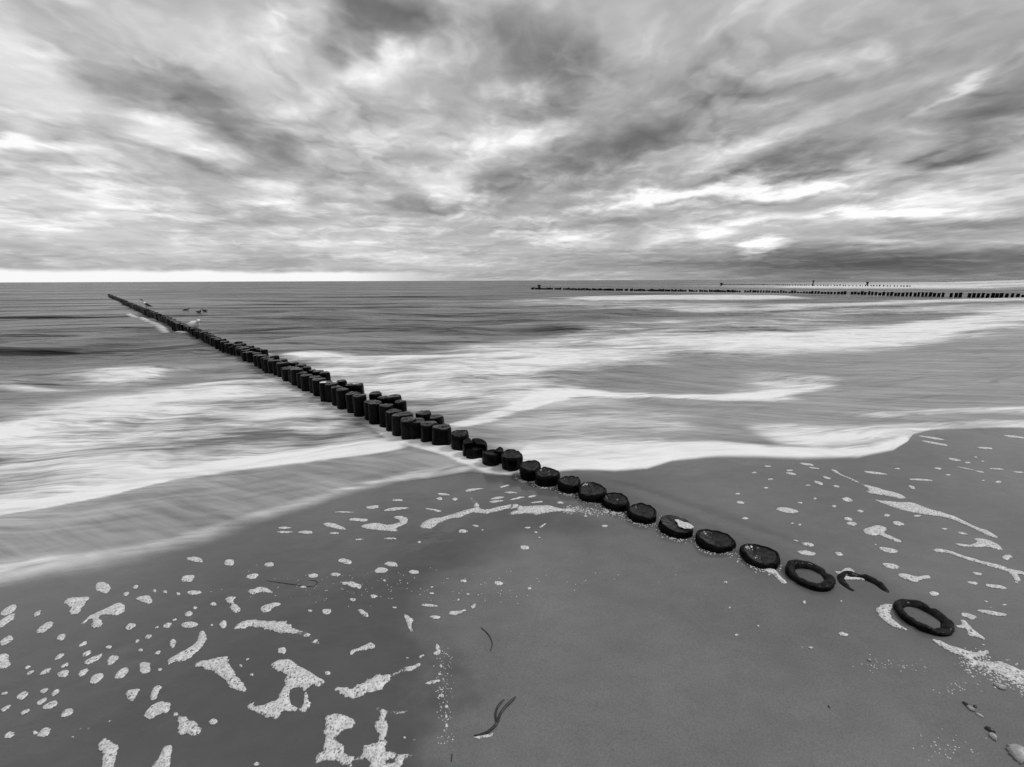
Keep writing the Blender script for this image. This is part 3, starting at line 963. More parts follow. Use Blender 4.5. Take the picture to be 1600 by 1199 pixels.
def foam_patch(px_loops, label, group=None, hmax=.006, zfun=None, step=None, smooth_it=2, jag=.16, plane=None):
    loops = []
    for k, L in enumerate(px_loops):
        wpts = np.array([at(x, y) if plane is None else on_plane(x, y, plane) for x, y in L])
        wpts = chaikin(wpts, smooth_it)
        size = np.ptp(wpts, axis=0).max()
        nz = np.stack([fbm(wpts[:, 0] * 60, wpts[:, 1] * 60, 3, 3), fbm(wpts[:, 0] * 60, wpts[:, 1] * 60, 3, 8)], -1)
        wpts = wpts + nz * min(.012, size * .06) * jag * 4
        loops.append(wpts)
    c = loops[0].mean(0)
    size = np.ptp(loops[0], axis=0)
    st = step or max(.006, max(size) / 26)
    gx, gy = np.meshgrid(np.arange(loops[0][:, 0].min(), loops[0][:, 0].max(), st), np.arange(loops[0][:, 1].min(), loops[0][:, 1].max(), st))
    gx = gx.ravel() + np.random.RandomState(3).uniform(-.25, .25, gx.size) * st
    gy = gy.ravel() + np.random.RandomState(4).uniform(-.25, .25, gy.size) * st
    ok = inside(loops[0], gx, gy)
    for L in loops[1:]:
        ok &= ~inside(L, gx, gy)
    ok &= seg_dist(loops, gx, gy) > st * .35
    pts, edges = [], []
    for L in loops:
        k = len(pts)
        pts += [Vector((a, b)) for a, b in L]
        edges += [(k + i, k + (i + 1) % len(L)) for i in range(len(L))]
    pts += [Vector((a, b)) for a, b in zip(gx[ok], gy[ok])]
    vs, es_, fs, *_r2 = delaunay_2d_cdt(pts, edges, [], 0, 1e-6)
    V = np.array([(v[0], v[1]) for v in vs])
    tri = np.array([f for f in fs if len(f) == 3])
    cen = V[tri].mean(1)
    keep = inside(loops[0], cen[:, 0], cen[:, 1])
    for L in loops[1:]:
        keep &= ~inside(L, cen[:, 0], cen[:, 1])
    tri = tri[keep]
    d = seg_dist(loops, V[:, 0], V[:, 1])
    z0 = beach_z(V[:, 0], V[:, 1]) if zfun is None else zfun(V[:, 0], V[:, 1])
    hgt = hmax * np.sqrt(np.clip(d / (hmax * 3), 0, 1)) * (1 + .5 * fbm(V[:, 0] * 40, V[:, 1] * 40, 3, 12))
    Z = z0 + .0012 + hgt
    zc = float(z0.mean())
    co = np.stack([V[:, 0] - c[0], V[:, 1] - c[1], Z - zc], -1)
    # drop a skirt to the sand so the patch has a closed edge
    me = bpy.data.meshes.new('foam_patch')
    me.from_pydata(co.tolist(), [], tri.tolist())
    ra = me.attributes.new('rim', 'FLOAT', 'POINT')
    ra.data.foreach_set('value', np.clip(d / .0065, 0, 1).astype(np.float32))
    bm = bmesh.new(); bm.from_mesh(me)
    be = [e for e in bm.edges if e.is_boundary]
    r_ = bmesh.ops.extrude_edge_only(bm, edges=be)
    for v in r_['geom']:
        if isinstance(v, bmesh.types.BMVert):
            v.co.z -= .004
    bmesh.ops.delete(bm, geom=[v for v in bm.verts if not v.link_faces], context='VERTS')
    bmesh.ops.recalc_face_normals(bm, faces=bm.faces)
    bm.to_mesh(me); bm.free()
    o = link('foam_patch', smooth(me), M_FOAM, None, (c[0], c[1], zc))
    return tag(o, label, 'foam', group)

def Z(off, sc, pts):
    return [(off[0] + x / sc, off[1] + y / sc) for x, y in pts]
O1, O2, O3, O4, O5 = (0, 840), (350, 840), (1120, 840), (400, 680), (1120, 680)
S1, S4 = 10 / 3, 8 / 3
BIG = [
 (O1, S1, [[(870,655),(885,630),(940,600),(1000,575),(1030,540),(1030,500),(1055,487),(1080,505),(1075,540),(1040,590),(990,635),(940,650),(900,655),(880,675)]], 'bent boot-shaped foam patch on dark wet sand, left of the long arched patch'),
 (O1, S1, [[(1010,655),(1060,640),(1180,622),(1190,640),(1215,700),(1270,760),(1290,800),(1270,812),(1200,790),(1160,735),(1110,705),(1060,680),(1020,680)]], 'broad slanting foam slab left of the foam patch with a round hole'),
 (O2, S1, [[(240,665),(290,630),(350,645),(410,685),(480,720),(535,752),(500,770),(440,780),(430,800),(445,850),(455,880),(440,905),(390,915),(380,900),(310,905),(285,945),(250,945),(120,905),(140,850),(165,885),(270,855),(310,800),(325,735),(300,700),(250,685)],
           [(345,800),(375,785),(410,790),(420,840),(410,880),(380,892),(350,870),(340,830)]], 'large foam patch with a round hole in it, on dark wet sand'),
 (O2, S1, [[(45,475),(70,450),(110,430),(150,425),(220,435),(290,435),(325,430),(335,450),(380,475),(430,495),(450,515),(495,535),(503,550),(480,558),(440,525),(410,510),(360,500),(260,497),(240,480),(180,470),(130,462),(95,480),(60,485)]], 'long arched foam patch above the patch with a hole'),
 (O2, S1, [[(575,780),(600,775),(640,788),(690,780),(740,740),(820,708),(870,715),(920,690),(960,670),(1015,655),(1030,668),(1010,685),(950,697),(900,705),(870,725),(860,750),(820,770),(820,800),(780,805),(740,815),(700,840),(660,842),(610,825),(585,800)]], 'slug-shaped speckled foam patch with a long tail rising to the right'),
 (O2, S1, [[(525,925),(550,910),(620,925),(660,945),(705,968),(690,980),(610,1010),(585,1040),(600,1075),(625,1090),(640,1130),(690,1145),(720,1110),(720,1080),(800,1070),(812,1050),(800,1010),(775,980),(805,950),(815,920),(795,890),(815,885),(850,905),(940,898),(955,905),(930,912),(850,915),(845,950),(850,990),(840,1080),(850,1110),(910,1130),(985,1130),(960,1145),(930,1160),(920,1240),(700,1250),(640,1200),(600,1165),(520,1170),(475,1175),(470,1145),(490,1125),(520,1110),(535,1075),(515,1030),(525,980)],
           [(660,1170),(680,1155),(750,1155),(760,1180),(740,1210),(680,1210)], [(840,1165),(865,1150),(890,1155),(880,1172),(850,1172)]], 'biggest branching foam patch, cut by the bottom edge of the picture'),
 (O2, S1, [[(650,600),(670,580),(720,570),(745,550),(775,548),(790,570),(775,585),(720,585),(680,600),(660,615)]], 'small bone-shaped foam patch above the slug-shaped patch'),
 (O2, S1, [[(930,400),(950,398),(985,425),(980,445),(970,455),(985,485),(970,492),(955,470),(950,445)]], 'small upright drip-shaped foam patch in the middle of the dark sand'),
 (O2, S1, [[(692,375),(710,368),(740,385),(757,410),(745,418),(715,402)]], 'bean-shaped foam patch slanting down to the right, left of the drip-shaped one'),
 (O2, S1, [[(1025,348),(1050,343),(1110,348),(1115,358),(1080,362),(1030,358)]], 'flat bar-shaped foam patch right of the drip-shaped patch'),
 (O2, S1, [[(1170,385),(1195,378),(1230,380),(1255,368),(1265,375),(1240,392),(1200,403),(1175,400)]], 'thin upswept foam patch above the dark curved twig'),
 (O2, S1, [[(1280,355),(1300,345),(1315,340),(1308,365),(1290,373)]], 'small hooked foam fleck at the tip of the upswept patch'),
 (O2, S1, [[(1065,410),(1095,402),(1130,410),(1125,422),(1085,425)]], 'flat oval foam patch under the bar-shaped patch'),
 (O2, S1, [[(1105,545),(1125,560),(1130,610),(1090,612),(1085,600),(1105,590),(1100,565)]], 'small L-shaped foam patch at the edge of the wet film'),
 (O2, S1, [[(1045,760),(1070,745),(1125,735),(1128,750),(1080,762),(1055,768)]], 'tapered foam sliver right of the slug-shaped patch'),
 (O2, S1, [[(610,232),(640,225),(690,232),(720,255),(710,268),(670,260),(640,245),(615,245)]], 'wedge-shaped foam patch right of the hooked strand'),
 (O2, S1, [[(180,370),(215,345),(290,335),(300,350),(260,362),(230,390),(200,390)]], 'thumb-shaped foam patch above the long arched patch'),
 (O2, S1, [[(118,272),(150,268),(190,255),(240,268),(258,290),(225,285),(190,278),(150,298),(130,290)]], 'low arched foam patch left of the hooked strand'),
 (O2, S1, [[(0,320),(30,305),(65,310),(45,330),(60,350),(90,365),(85,390),(45,392),(30,375),(40,350),(10,335)]], 'S-shaped foam patch left of the thumb-shaped patch'),
 (O1, S1, [[(325,345),(345,320),(400,312),(460,312),(462,335),(430,365),(410,400),(380,408),(360,385),(365,360)]], 'tooth-shaped foam patch near the left swash edge'),
 (O1, S1, [[(420,450),(460,415),(510,390),(560,370),(620,335),(650,350),(655,385),(620,410),(560,405),(525,405),(510,425),(540,445),(530,470),(490,480),(470,465),(490,430),(465,425),(440,450)]], 'large bird-shaped foam patch near the left swash edge'),
 (O1, S1, [[(700,325),(740,305),(790,305),(795,340),(775,355),(735,335)]], 'blunt foam patch right of the bird-shaped patch'),
 (O1, S1, [[(0,390),(60,350),(95,350),(75,385),(30,410),(0,412)]], 'upper of the stacked foam patches at the left picture edge'),
 (O1, S1, [[(-40,460),(50,400),(85,395),(80,420),(40,450),(-40,500)]], 'second of the stacked foam patches at the left picture edge'),
 (O1, S1, [[(-40,620),(60,605),(40,635),(62,655),(30,690),(-40,690)]], 'notched lowest foam patch at the left picture edge'),
 (O1, S1, [[(645,820),(680,795),(740,792),(715,825),(700,858),(680,860)]], 'small triangular foam patch lower left of the slanting slab'),
 (O1, S1, [[(785,820),(805,780),(840,772),(845,790),(825,810),(820,845),(795,857),(780,845)]], 'curled foam patch beside the small triangular patch'),
 (O1, S1, [[(750,930),(780,885),(830,858),(890,858),(890,910),(850,925),(810,935),(795,968),(780,955),(755,945)]], 'hump-shaped foam patch under the curled patch'),
 (O1, S1, [[(895,915),(920,912),(980,945),(1020,980),(1060,1000),(1050,1035),(1010,1042),(970,1020),(940,1040),(925,1020),(935,965)]], 'tooth-like foam patch right of the hump-shaped patch'),
 (O1, S1, [[(500,1085),(550,1048),(580,1060),(590,1080),(620,1095),(605,1150),(600,1240),(525,1240),(530,1150),(520,1110)]], 'upright foam patch cut by the bottom edge at lower left'),
 (O1, S1, [[(790,1200),(830,1150),(850,1100),(880,1085),(905,1100),(895,1150),(880,1240),(780,1240)]], 'fin-shaped foam patch cut by the bottom edge'),
 (O4, S4, [[(680,375),(720,350),(790,340),(840,320),(880,310),(912,300),(905,285),(880,262),(898,256),(928,290),(930,303),(960,312),(1010,298),(1090,286),(1100,298),(1150,293),(1220,290),(1260,306),(1330,308),(1440,318),(1380,324),(1320,320),(1250,320),(1190,327),(1160,337),(1150,324),(1040,337),(1060,320),(1100,308),(1050,307),(990,322),(960,332),(920,322),(870,332),(850,347),(820,347),(760,367),(740,390),(690,394)]], 'long jagged lacy foam streak running to the foot of the groyne'),
 (O4, S4, [[(435,375),(500,362),(560,376),(608,360),(565,342),(600,335),(640,350),(622,372),(584,386),(590,402),(540,397),(480,394),(450,388)]], 'hook-shaped foam patch left of the jagged lacy streak'),
 (O4, S4, [[(520,318),(560,302),(650,302),(600,313)]], 'flat foam sliver above the hook-shaped patch'),
 (O4, S4, [[(690,303),(730,307),(782,318),(750,323)]], 'short foam sliver left of the upturned end of the lacy streak'),
 (O4, S4, [[(268,372),(310,360),(388,392),(350,394)]], 'slanting foam wedge left of the hook-shaped patch'),
 (O4, S4, [[(868,236),(890,224),(962,223),(925,230),(885,239)]], 'thin curled foam line below the groyne, above the lacy streak'),
 (O5, S1, [[(585,178),(610,178),(650,205),(700,225),(760,255),(830,270),(870,285),(940,300),(990,325),(970,335),(900,318),(830,310),(790,302),(775,292),(800,285),(740,250),(680,225),(620,200)]], 'upper long foam streak on the sand right of the groyne'),
 (O5, S1, [[(810,332),(870,342),(960,350),(1020,350),(1080,375),(1150,395),(1220,415),(1290,445),(1360,480),(1420,495),(1470,535),(1450,537),(1400,517),(1340,484),(1270,454),(1210,434),(1150,422),(1080,412),(1020,402),(960,387),(900,370),(850,350)]], 'longest bright foam streak on the sand right of the groyne'),
 (O5, S1, [[(750,492),(790,478),(845,468),(895,485),(870,510),(920,530),(970,555),(950,562),(890,537),(850,520),(820,527),(780,517)]], 'tadpole-shaped foam patch on the sand right of the groyne'),
 (O5, S1, [[(1115,592),(1150,588),(1210,598),(1280,626),(1360,648),(1420,660),(1480,678),(1530,693),(1600,711),(1680,733),(1600,727),(1558,720),(1592,755),(1570,780),(1546,772),(1555,750),(1530,717),(1470,697),(1400,676),(1340,659),(1270,639),(1200,610),(1130,604)]], 'lower long foam streak ending in a hook at the right'),
 (O5, S1, [[(1225,560),(1290,567),(1370,560),(1330,533),(1370,533),(1440,553),(1490,590),(1470,600),(1420,580),(1340,580),(1270,577)]], 'claw-shaped foam patch above the hooked streak'),
 (O5, S1, [[(1480,630),(1515,618),(1550,635),(1525,641),(1520,653),(1495,646)]], 'small ragged foam patch above the hooked end at the right edge'),
 (O5, S1, [[(935,725),(960,717),(1040,740),(1075,729),(1110,734),(1112,751),(1060,753),(1035,769),(970,751)]], 'dumbbell-shaped foam patch right of the half buried pile'),
 (O3, S1, [[(1108,532),(1140,532),(1200,558),(1260,580),(1320,598),(1390,603),(1410,588),(1424,606),(1400,628),(1350,628),(1335,645),(1400,650),(1470,646),(1520,668),(1600,706),(1680,742),(1700,800),(1620,775),(1570,770),(1500,730),(1440,696),(1380,676),(1300,666),(1318,650),(1290,624),(1220,600),(1160,570)]], 'rough foam line trailing from the nearest ring pile to the right edge'),
 (O3, S1, [[(1243,465),(1275,455),(1263,430),(1297,433),(1312,458),(1334,483),(1418,547),(1340,523),(1293,510),(1318,500),(1290,480),(1255,474)]], 'forked foam patch just right of the nearest ring pile'),
 (O3, S1, [[(820,375),(850,350),(930,350),(915,375),(895,400),(920,432),(960,467),(1002,484),(960,484),(900,462),(850,420)]], 'foam crescent packed against the left side of the nearest ring pile'),
 (O3, S1, [[(595,176),(650,180),(658,163),(690,158),(712,173),(720,190),(692,197),(687,206),(740,210),(792,225),(760,225),(700,219),(655,224),(650,200)]], 'foam patch behind the half buried pile crescent'),
 (O3, S1, [[(240,163),(300,163),(332,208),(372,240),(350,250),(318,227),(298,197),(250,180)]], 'froth strip between the third and fourth piles'),
]
REFS = []
for off, sc, loops, lab in BIG:
    short = lab
    for w_ in (' on ', ' left ', ' above ', ' cut ', ' under ', ' right ', ' beside ', ' near ', ' at ', ' lower ', ', ', ' running ', ' below ', ' behind ', ' between ', ' trailing ', ' ending ', ' packed ', ' with ', ' just ', ' rising ', ' slanting down', ' in the'):
        if w_ in short:
            short = short[:short.index(w_)]
    if ' of ' not in short:
        REFS.append((np.mean(Z(off, sc, loops[0]), 0), short))
    else:
        REFS.append((np.mean(Z(off, sc, loops[0]), 0), short.replace(' of the', '') .replace('upper stacked foam patches', 'upper stacked foam patch').replace('second stacked foam patches', 'second stacked foam patch')))
for off, sc, loops, lab in BIG:
    foam_patch([Z(off, sc, L) for L in loops], lab, 'foam patches on the sand', hmax=.007 if off in (O1, O2, O3) else .006, smooth_it=1 if off in (O4, O5) else 2, jag=.26)

FLECKS = [
 (O2, S1, 'small foam fleck on the sand in the foreground middle, around the hooked strand', 'foreground foam flecks',
  [(235,140,27,12,0),(150,202,33,14,-10),(462,198,28,12,0),(583,192,28,11,0),(630,122,35,14,10),(820,170,35,16,0),(870,137,40,12,5),(990,177,28,11,0),(835,223,10,6,0),(915,222,6,4,0),(1245,225,17,8,0),(1430,236,24,11,5),(1590,264,12,8,0),(1567,53,24,10,0),(1016,22,9,5,0),(780,305,20,10,0),(670,323,17,9,0),(448,381,13,7,0),(533,384,24,16,0),(888,363,12,6,0),(1082,290,13,6,0),(1082,256,8,5,0),(1270,294,9,5,0),(1218,322,9,6,0),(305,592,24,19,0),(540,707,17,11,0),(88,670,10,8,0),(122,637,10,6,-20),(145,717,12,9,0),(955,628,10,5,0),(1030,618,18,7,-25),(412,257,17,6,0),(940,1038,8,8,0),(990,1048,8,5,0),(170,1185,18,12,-15)]),
 (O2, S1, 'foam dot in the vertical chain along the edge of the wet film', 'foam dots along the film edge',
  [(1130,668,8,12,0),(1122,710,9,9,0),(1130,820,17,9,0),(1130,878,9,7,0),(1158,875,9,11,0),(1157,925,7,18,0),(1160,975,8,14,0)]),
 (O1, S1, 'oval foam fleck scattered on dark sand at lower left', 'lower left foam flecks',
  [(535,265,45,30,0),(35,540,45,18,-30),(232,473,50,20,-35),(195,398,24,12,-35),(320,523,27,15,-25),(680,468,32,16,-25),(660,297,18,10,-25),(707,262,18,10,-25),(805,280,12,8,0),(862,285,12,9,0),(928,295,12,8,0),(1013,290,35,12,0),(978,215,38,20,-5),(1018,117,40,15,8),(1195,130,32,18,-10),(1110,348,18,10,0),(985,400,24,15,-10),(1016,368,12,7,0),(870,460,25,13,-15),(990,457,45,20,-5),(1163,455,22,22,0),(1105,458,8,6,0),(910,430,14,6,-20),(818,470,14,6,-25),(775,518,20,12,-25),(715,542,14,8,-30),(733,590,15,8,-20),(823,603,20,10,-30),(900,555,18,26,15),(435,557,26,9,-28),(565,575,18,10,-25),(455,607,30,13,-30),(310,622,35,12,-30),(490,637,58,17,-25),(587,640,38,22,-30),(755,680,33,32,0),(835,692,14,9,-20),(330,712,38,20,-25),(435,708,30,16,-30),(235,702,35,12,-28),(160,705,24,9,-25),(147,677,20,8,-20),(340,667,25,10,-25),(500,740,42,22,-35),(635,712,45,20,-35),(118,827,42,17,-28),(232,803,30,13,-25),(290,815,30,13,-30),(218,860,33,14,-28),(265,880,45,18,-25),(30,895,32,12,-25),(133,915,30,12,-25),(350,918,38,20,-25),(25,815,20,8,-15),(230,1020,40,24,-30),(183,1020,18,11,0),(52,1035,32,15,-28),(420,1000,8,6,0),(460,998,8,6,0),(380,1045,13,8,-20),(575,963,10,6,0),(1113,968,24,16,-25)]),
 (O4, S4, 'flat foam fleck on the sand between the left swash edge and the groyne', 'foam flecks left of the groyne',
  [(425,352,38,8,3),(485,300,30,7,-4),(590,272,25,5,0),(120,387,30,5,0),(122,404,32,5,0),(207,404,30,7,0),(365,320,40,4,0),(327,408,20,4,0),(765,266,14,6,0),(780,248,26,5,5),(828,268,12,6,0),(863,402,20,8,0),(1000,278,30,5,-5),(1005,265,30,5,-8),(1090,265,30,4,-12),(1150,256,22,4,-14),(1170,280,25,4,-6),(1132,386,14,4,0),(1167,405,9,4,0),(1180,427,6,3,0),(1195,377,18,4,-30),(1120,468,20,8,0),(1453,381,14,6,-5),(943,396,6,3,0),(915,378,14,4,5),(680,444,6,4,0),(1373,338,8,4,0),(1035,215,22,4,-12),(1060,242,26,4,0),(1268,283,14,5,0),(560,430,26,4,0),(433,434,20,3,0)]),
 (O5, S1, 'small foam fleck on the grey sand to the right of the groyne', 'foam flecks right of the groyne',
  [(908,682,48,15,12),(895,600,55,12,10),(470,615,50,13,10),(478,570,35,10,12),(637,620,22,10,12),(365,392,60,14,8),(122,352,24,8,8),(147,436,17,7,0),(942,461,32,10,12),(887,418,18,8,12),(685,437,25,9,10),(705,462,28,10,10),(747,395,20,7,15),(680,336,30,12,10),(610,370,14,6,0),(1045,420,20,6,0),(1018,272,20,8,20),(530,248,30,8,18),(570,222,25,6,15),(470,152,40,6,8),(385,200,28,6,10),(380,184,18,5,0),(280,229,14,5,0),(258,275,13,4,0),(195,195,14,5,0),(108,306,14,4,0),(433,353,12,5,0),(432,468,10,5,0),(392,460,8,4,0),(1132,829,27,12,10),(1358,723,28,8,10),(1330,770,30,8,8),(1450,788,60,10,8),(1285,510,30,6,15),(1187,487,18,5,5),(410,550,15,5,10),(825,572,8,5,0),(1235,127,38,6,10),(1305,143,18,4,0),(1130,42,75,6,10),(1120,15,70,5,8),(1395,68,38,5,5),(940,175,14,4,0),(1150,175,22,5,10),(1205,208,14,4,0),(1300,175,50,3,12),(1370,190,25,4,10),(1455,175,40,4,3),(1545,10,60,5,8),(1060,233,68,5,4),(820,196,65,6,6),(1570,192,30,4,5),(1348,115,10,3,0),(1385,136,10,3,0),(1388,236,8,4,0),(1465,243,18,6,0),(622,266,18,5,12),(510,330,10,5,0),(475,261,14,4,0),(265,162,20,4,0),(505,172,30,4,8)]),
 (O3, S1, 'small foam fleck on the sand around the nearest ring piles', 'foam flecks round the ring piles',
  [(1313,412,45,15,15),(1430,395,90,11,10),(1400,335,12,5,10),(1498,351,12,5,0),(1425,368,8,4,0),(1388,565,12,5,30),(657,508,28,12,12),(490,579,15,8,0),(437,577,10,5,0),(103,513,12,6,0),(212,466,8,5,0),(45,237,10,6,0),(68,371,8,5,0),(647,335,6,4,0),(960,337,18,4,8),(455,340,11,10,0)]),
]
todo, keyed = [], {}
for off, sc, lab, grp, items in FLECKS:
    for (cx, cy, rx, ry, tilt) in items:
        c = np.array(Z(off, sc, [(cx, cy)])[0])
        best = min(REFS, key=lambda r: np.linalg.norm((r[0] - c) * (1, 1.6)))
        d_ = c - best[0]
        where = ('right of' if d_[0] > 0 else 'left of') if abs(d_[0]) > abs(d_[1]) * 1.3 else ('below' if d_[1] > 0 else 'above')
        keyed.setdefault((where, best[1]), []).append((np.linalg.norm(d_), len(todo)))
        todo.append([off, sc, cx, cy, rx, ry, tilt, grp, ''])
for (where, ref), lst in keyed.items():
    for i, (_, j) in enumerate(sorted(lst)):
        size = 'tiny' if todo[j][4] / todo[j][1] < 4 else 'small oval'
        todo[j][8] = '%s foam fleck %s the %s' % (size, where, ref) if len(lst) == 1 else '%s foam fleck %s the %s, %s from it' % (size, where, ref, nth(i + 1))
for off, sc, cx, cy, rx, ry, tilt, grp, lab in todo:
    t0, L = math.radians(tilt), []
    for i in range(10):
        a = 2 * math.pi * i / 10
        k = 1 + rnd.uniform(-.2, .2)
        ex, ey = rx * k * math.cos(a), ry * k * math.sin(a)
        L.append((cx + ex * math.cos(t0) - ey * math.sin(t0), cy + ex * math.sin(t0) + ey * math.cos(t0)))
    foam_patch([Z(off, sc, L)], lab, grp, hmax=.005, step=None, smooth_it=1)

# foam lying on a pile top, and froth at pile feet
x6, y6 = PILE_XY[5]
foam_patch([[(1052, 812), (1060, 811), (1066, 815), (1074, 816), (1085, 822), (1082, 826), (1070, 826), (1058, 822), (1060, 818)]],
           'white foam patch lying on top of the sixth pile from the beach end', None, .003, zfun=lambda x, y: np.full(np.shape(x), .009), plane=.012)

def blobs(name, spots, label, mat, cat):
    bm = bmesh.new()
    for (x, y, z, r) in spots:
        g = bmesh.ops.create_icosphere(bm, subdivisions=1, radius=r, matrix=Matrix.Translation((x, y, z)) @ Matrix.Diagonal((1, 1, .55, 1)))
    me = bpy.data.meshes.new(name)
    bm.to_mesh(me); bm.free()
    return tag(link(name, smooth(me), mat), label, cat, kind='stuff')
spots = []
for i, (px, py) in enumerate(PILE_XY[3:13]):
    for _ in range(60):
        a = rnd.gauss(-math.pi / 2 - .6, .75)
        d = .108 + abs(rnd.gauss(0, .022))
        x, y = px + d * math.cos(a), py + d * math.sin(a)
        spots.append((x, y, float(beach_z(x, y)) + .001, rnd.uniform(.002, .006)))
for _ in range(260):
    x_, y_ = rnd.uniform(880, 990), 0
    y_ = 795 + (x_ - 880) * .06 + rnd.gauss(0, 4)
    q = at(x_, y_)
    spots.append((q[0], q[1], float(beach_z(*q)), rnd.uniform(.002, .006)))
blobs('froth', spots, 'fine bubbly froth round the feet of the low piles', M_FROTH, 'froth')
spots = []
for _ in range(150):
    x_, y_ = rnd.gauss(600, 130), rnd.gauss(915, 14)
    q = at(x_, y_); spots.append((q[0], q[1], float(beach_z(*q)), rnd.uniform(.0015, .0035)))
for _ in range(130):
    x_, y_ = rnd.gauss(694, 7), rnd.uniform(1010, 1160)
    q = at(x_, y_); spots.append((q[0], q[1], float(beach_z(*q)), rnd.uniform(.0012, .003)))
for _ in range(500):
    t_ = rnd.random()
    x_, y_ = 1505 + 110 * t_ + rnd.gauss(0, 8), 1030 + 42 * t_ + rnd.gauss(0, 9)
    q = at(x_, y_); spots.append((q[0], q[1], float(beach_z(*q)), rnd.uniform(.0015, .005)))
for (cx, cy, sx_, sy_, nn) in ((1480, 1172, 22, 10, 50), (1375, 1040, 25, 7, 30), (1420, 1045, 20, 5, 25), (1495, 1080, 16, 5, 30)):
    for _ in range(nn):
        q = at(rnd.gauss(cx, sx_), rnd.gauss(cy, sy_)); spots.append((q[0], q[1], float(beach_z(*q)) - .0005, rnd.uniform(.001, .003)))
blobs('bubbles', spots, 'tiny scattered bubbles left on the wet sand', M_FROTH, 'bubbles')

# white top of the slim pile
bm = bmesh.new()
bmesh.ops.create_icosphere(bm, subdivisions=2, radius=.055, matrix=Matrix.Diagonal((1, .9, .16, 1)))
for v in bm.verts: v.co *= 1 + .12 * math.sin(v.co.x * 90) * math.cos(v.co.y * 70)
me = bpy.data.meshes.new('droppings'); bm.to_mesh(me); bm.free()
tag(link('bird_droppings', smooth(me), M_WHITE, None, (wt[0], wt[1], .024)), 'bright white crust of droppings on top of the slim groyne pile', 'droppings')

# ------------------------------------------------------------------ seaweed, shells, pebbles
def strand(pxs, r, label, name='seaweed_strand', lift=.002, parts=None):
    def tube(pts, r, nm, parent=None):
        pts = [at(x, y) for x, y in pts]
        cu = bpy.data.curves.new(nm, 'CURVE')
        cu.dimensions = '3D'; cu.bevel_depth = r; cu.bevel_resolution = 2; cu.resolution_u = 6
        sp = cu.splines.new('NURBS')
        sp.points.add(len(pts) - 1)
        for i, (p, q) in enumerate(zip(sp.points, pts)):
            e = min(i, len(pts) - 1 - i)
            p.co = (q[0], q[1], float(beach_z(*q)) + r * .5 + lift * rnd.random(), 1)
            p.radius = .45 if e == 0 else (1 + rnd.uniform(-.2, .2))
        sp.order_u = 3; sp.use_endpoint_u = True
        tmp = bpy.data.objects.new(nm, cu)
        COL.objects.link(tmp)
        dg = bpy.context.evaluated_depsgraph_get()
        me = bpy.data.meshes.new_from_object(tmp.evaluated_get(dg))
        bpy.data.objects.remove(tmp)
        return link(nm, smooth(me), M_WEED, parent)
    o = tube(pxs, r, name)
    for p in parts or []:
        tube(p, r * .9, 'branch', o)
    return tag(o, label, 'seaweed')
strand([(751, 980), (758, 985), (765, 993), (769, 1003), (769, 1010), (766, 1017)], .0022, 'thin curved dark seaweed strand lying alone on the sand')
strand([(740, 1149), (752, 1148), (764, 1142), (774, 1133), (778, 1127), (781, 1115), (789, 1104), (800, 1094), (806, 1088)], .0048, 'forked dark seaweed strand with a frothy lower end',
       parts=[[(776, 1130), (774, 1120), (775, 1109), (781, 1098), (788, 1092)]])
strand([(415, 907), (440, 910), (465, 914), (485, 917), (493, 914), (497, 909), (490, 906), (482, 906)], .0016, 'long hair-thin hooked strand among the foam flecks')
strand([(706, 1176), (706, 1183), (705, 1189)], .0022, 'short dark twig standing up from the bottom of the wet film edge')
foam_patch([[(737, 1149), (748, 1146), (762, 1146), (772, 1143), (770, 1149), (758, 1152), (742, 1153)]], 'small froth sliver under the forked seaweed strand', None, .004, step=.004)

def pebble(x_, y_, r, mat, name, label, cat, flat=.55, seed=0):
    q = at(x_, y_)
    bm = bmesh.new()
    bmesh.ops.create_icosphere(bm, subdivisions=2, radius=r)
    qr = random.Random(seed)
    a, b = qr.uniform(0, 6), qr.uniform(0, 6)
    for v in bm.verts:
        k = 1 + .25 * math.sin(3 * v.co.x / r + a) * math.cos(2 * v.co.y / r + b)
        v.co = Vector((v.co.x * 1.35 * k, v.co.y * .85 * k, v.co.z * flat))
    me = bpy.data.meshes.new(name); bm.to_mesh(me); bm.free()
    o = link(name, smooth(me), mat, None, (q[0], q[1], float(beach_z(*q)) + r * .25))
    o.rotation_euler = (0, 0, qr.uniform(0, 6))
    return tag(o, label, cat)

def shell(x_, y_, r, label, rot=0.):
    """a ribbed cockle half lying on the sand"""
    q = at(x_, y_)
    vs, fs, nu, nv = [], [], 15, 7
    for i in range(nu):
        t = -1.25 + 2.5 * i / (nu - 1)
        for j in range(nv):
            u = j / (nv - 1)
            rr_ = r * u * (1 + .06 * (-1) ** i) * (1.0 - .12 * abs(t))
            vs.append((rr_ * math.sin(t), rr_ * math.cos(t) - r * .5, r * .42 * math.sin(math.pi * min(1, u * .95 + .05)) * (1 - .25 * t * t) + .002 * (-1) ** i * u))
    for i in range(nu - 1):
        for j in range(nv - 1):
            a = i * nv + j
            fs.append((a, a + 1, a + nv + 1, a + nv))
    me = bpy.data.meshes.new('shell'); me.from_pydata(vs, [], fs)
    o = link('shell', smooth(me), M_SHELL, None, (q[0], q[1], float(beach_z(*q)) + .0015))
    md = o.modifiers.new('thick', 'SOLIDIFY'); md.thickness = .0025
    o.rotation_euler = (0, 0, rot)
    return tag(o, label, 'shell')
shell(1551, 1154, .018, 'small pale shell with a dark hollow above it at lower right', 1.0)
shell(1516, 1110, .014, 'tiny white shell on the sand left of the pebbles at right', 2.0)
shell(1590, 1180, .05, 'large pale half-buried shell at the lower right corner', .6)
shell(1562, 1075, .022, 'flat translucent shell below the rough foam line', 2.6)
shell(1358, 1034, .010, 'tiny shell splinter below the froth of the nearest piles', .3)
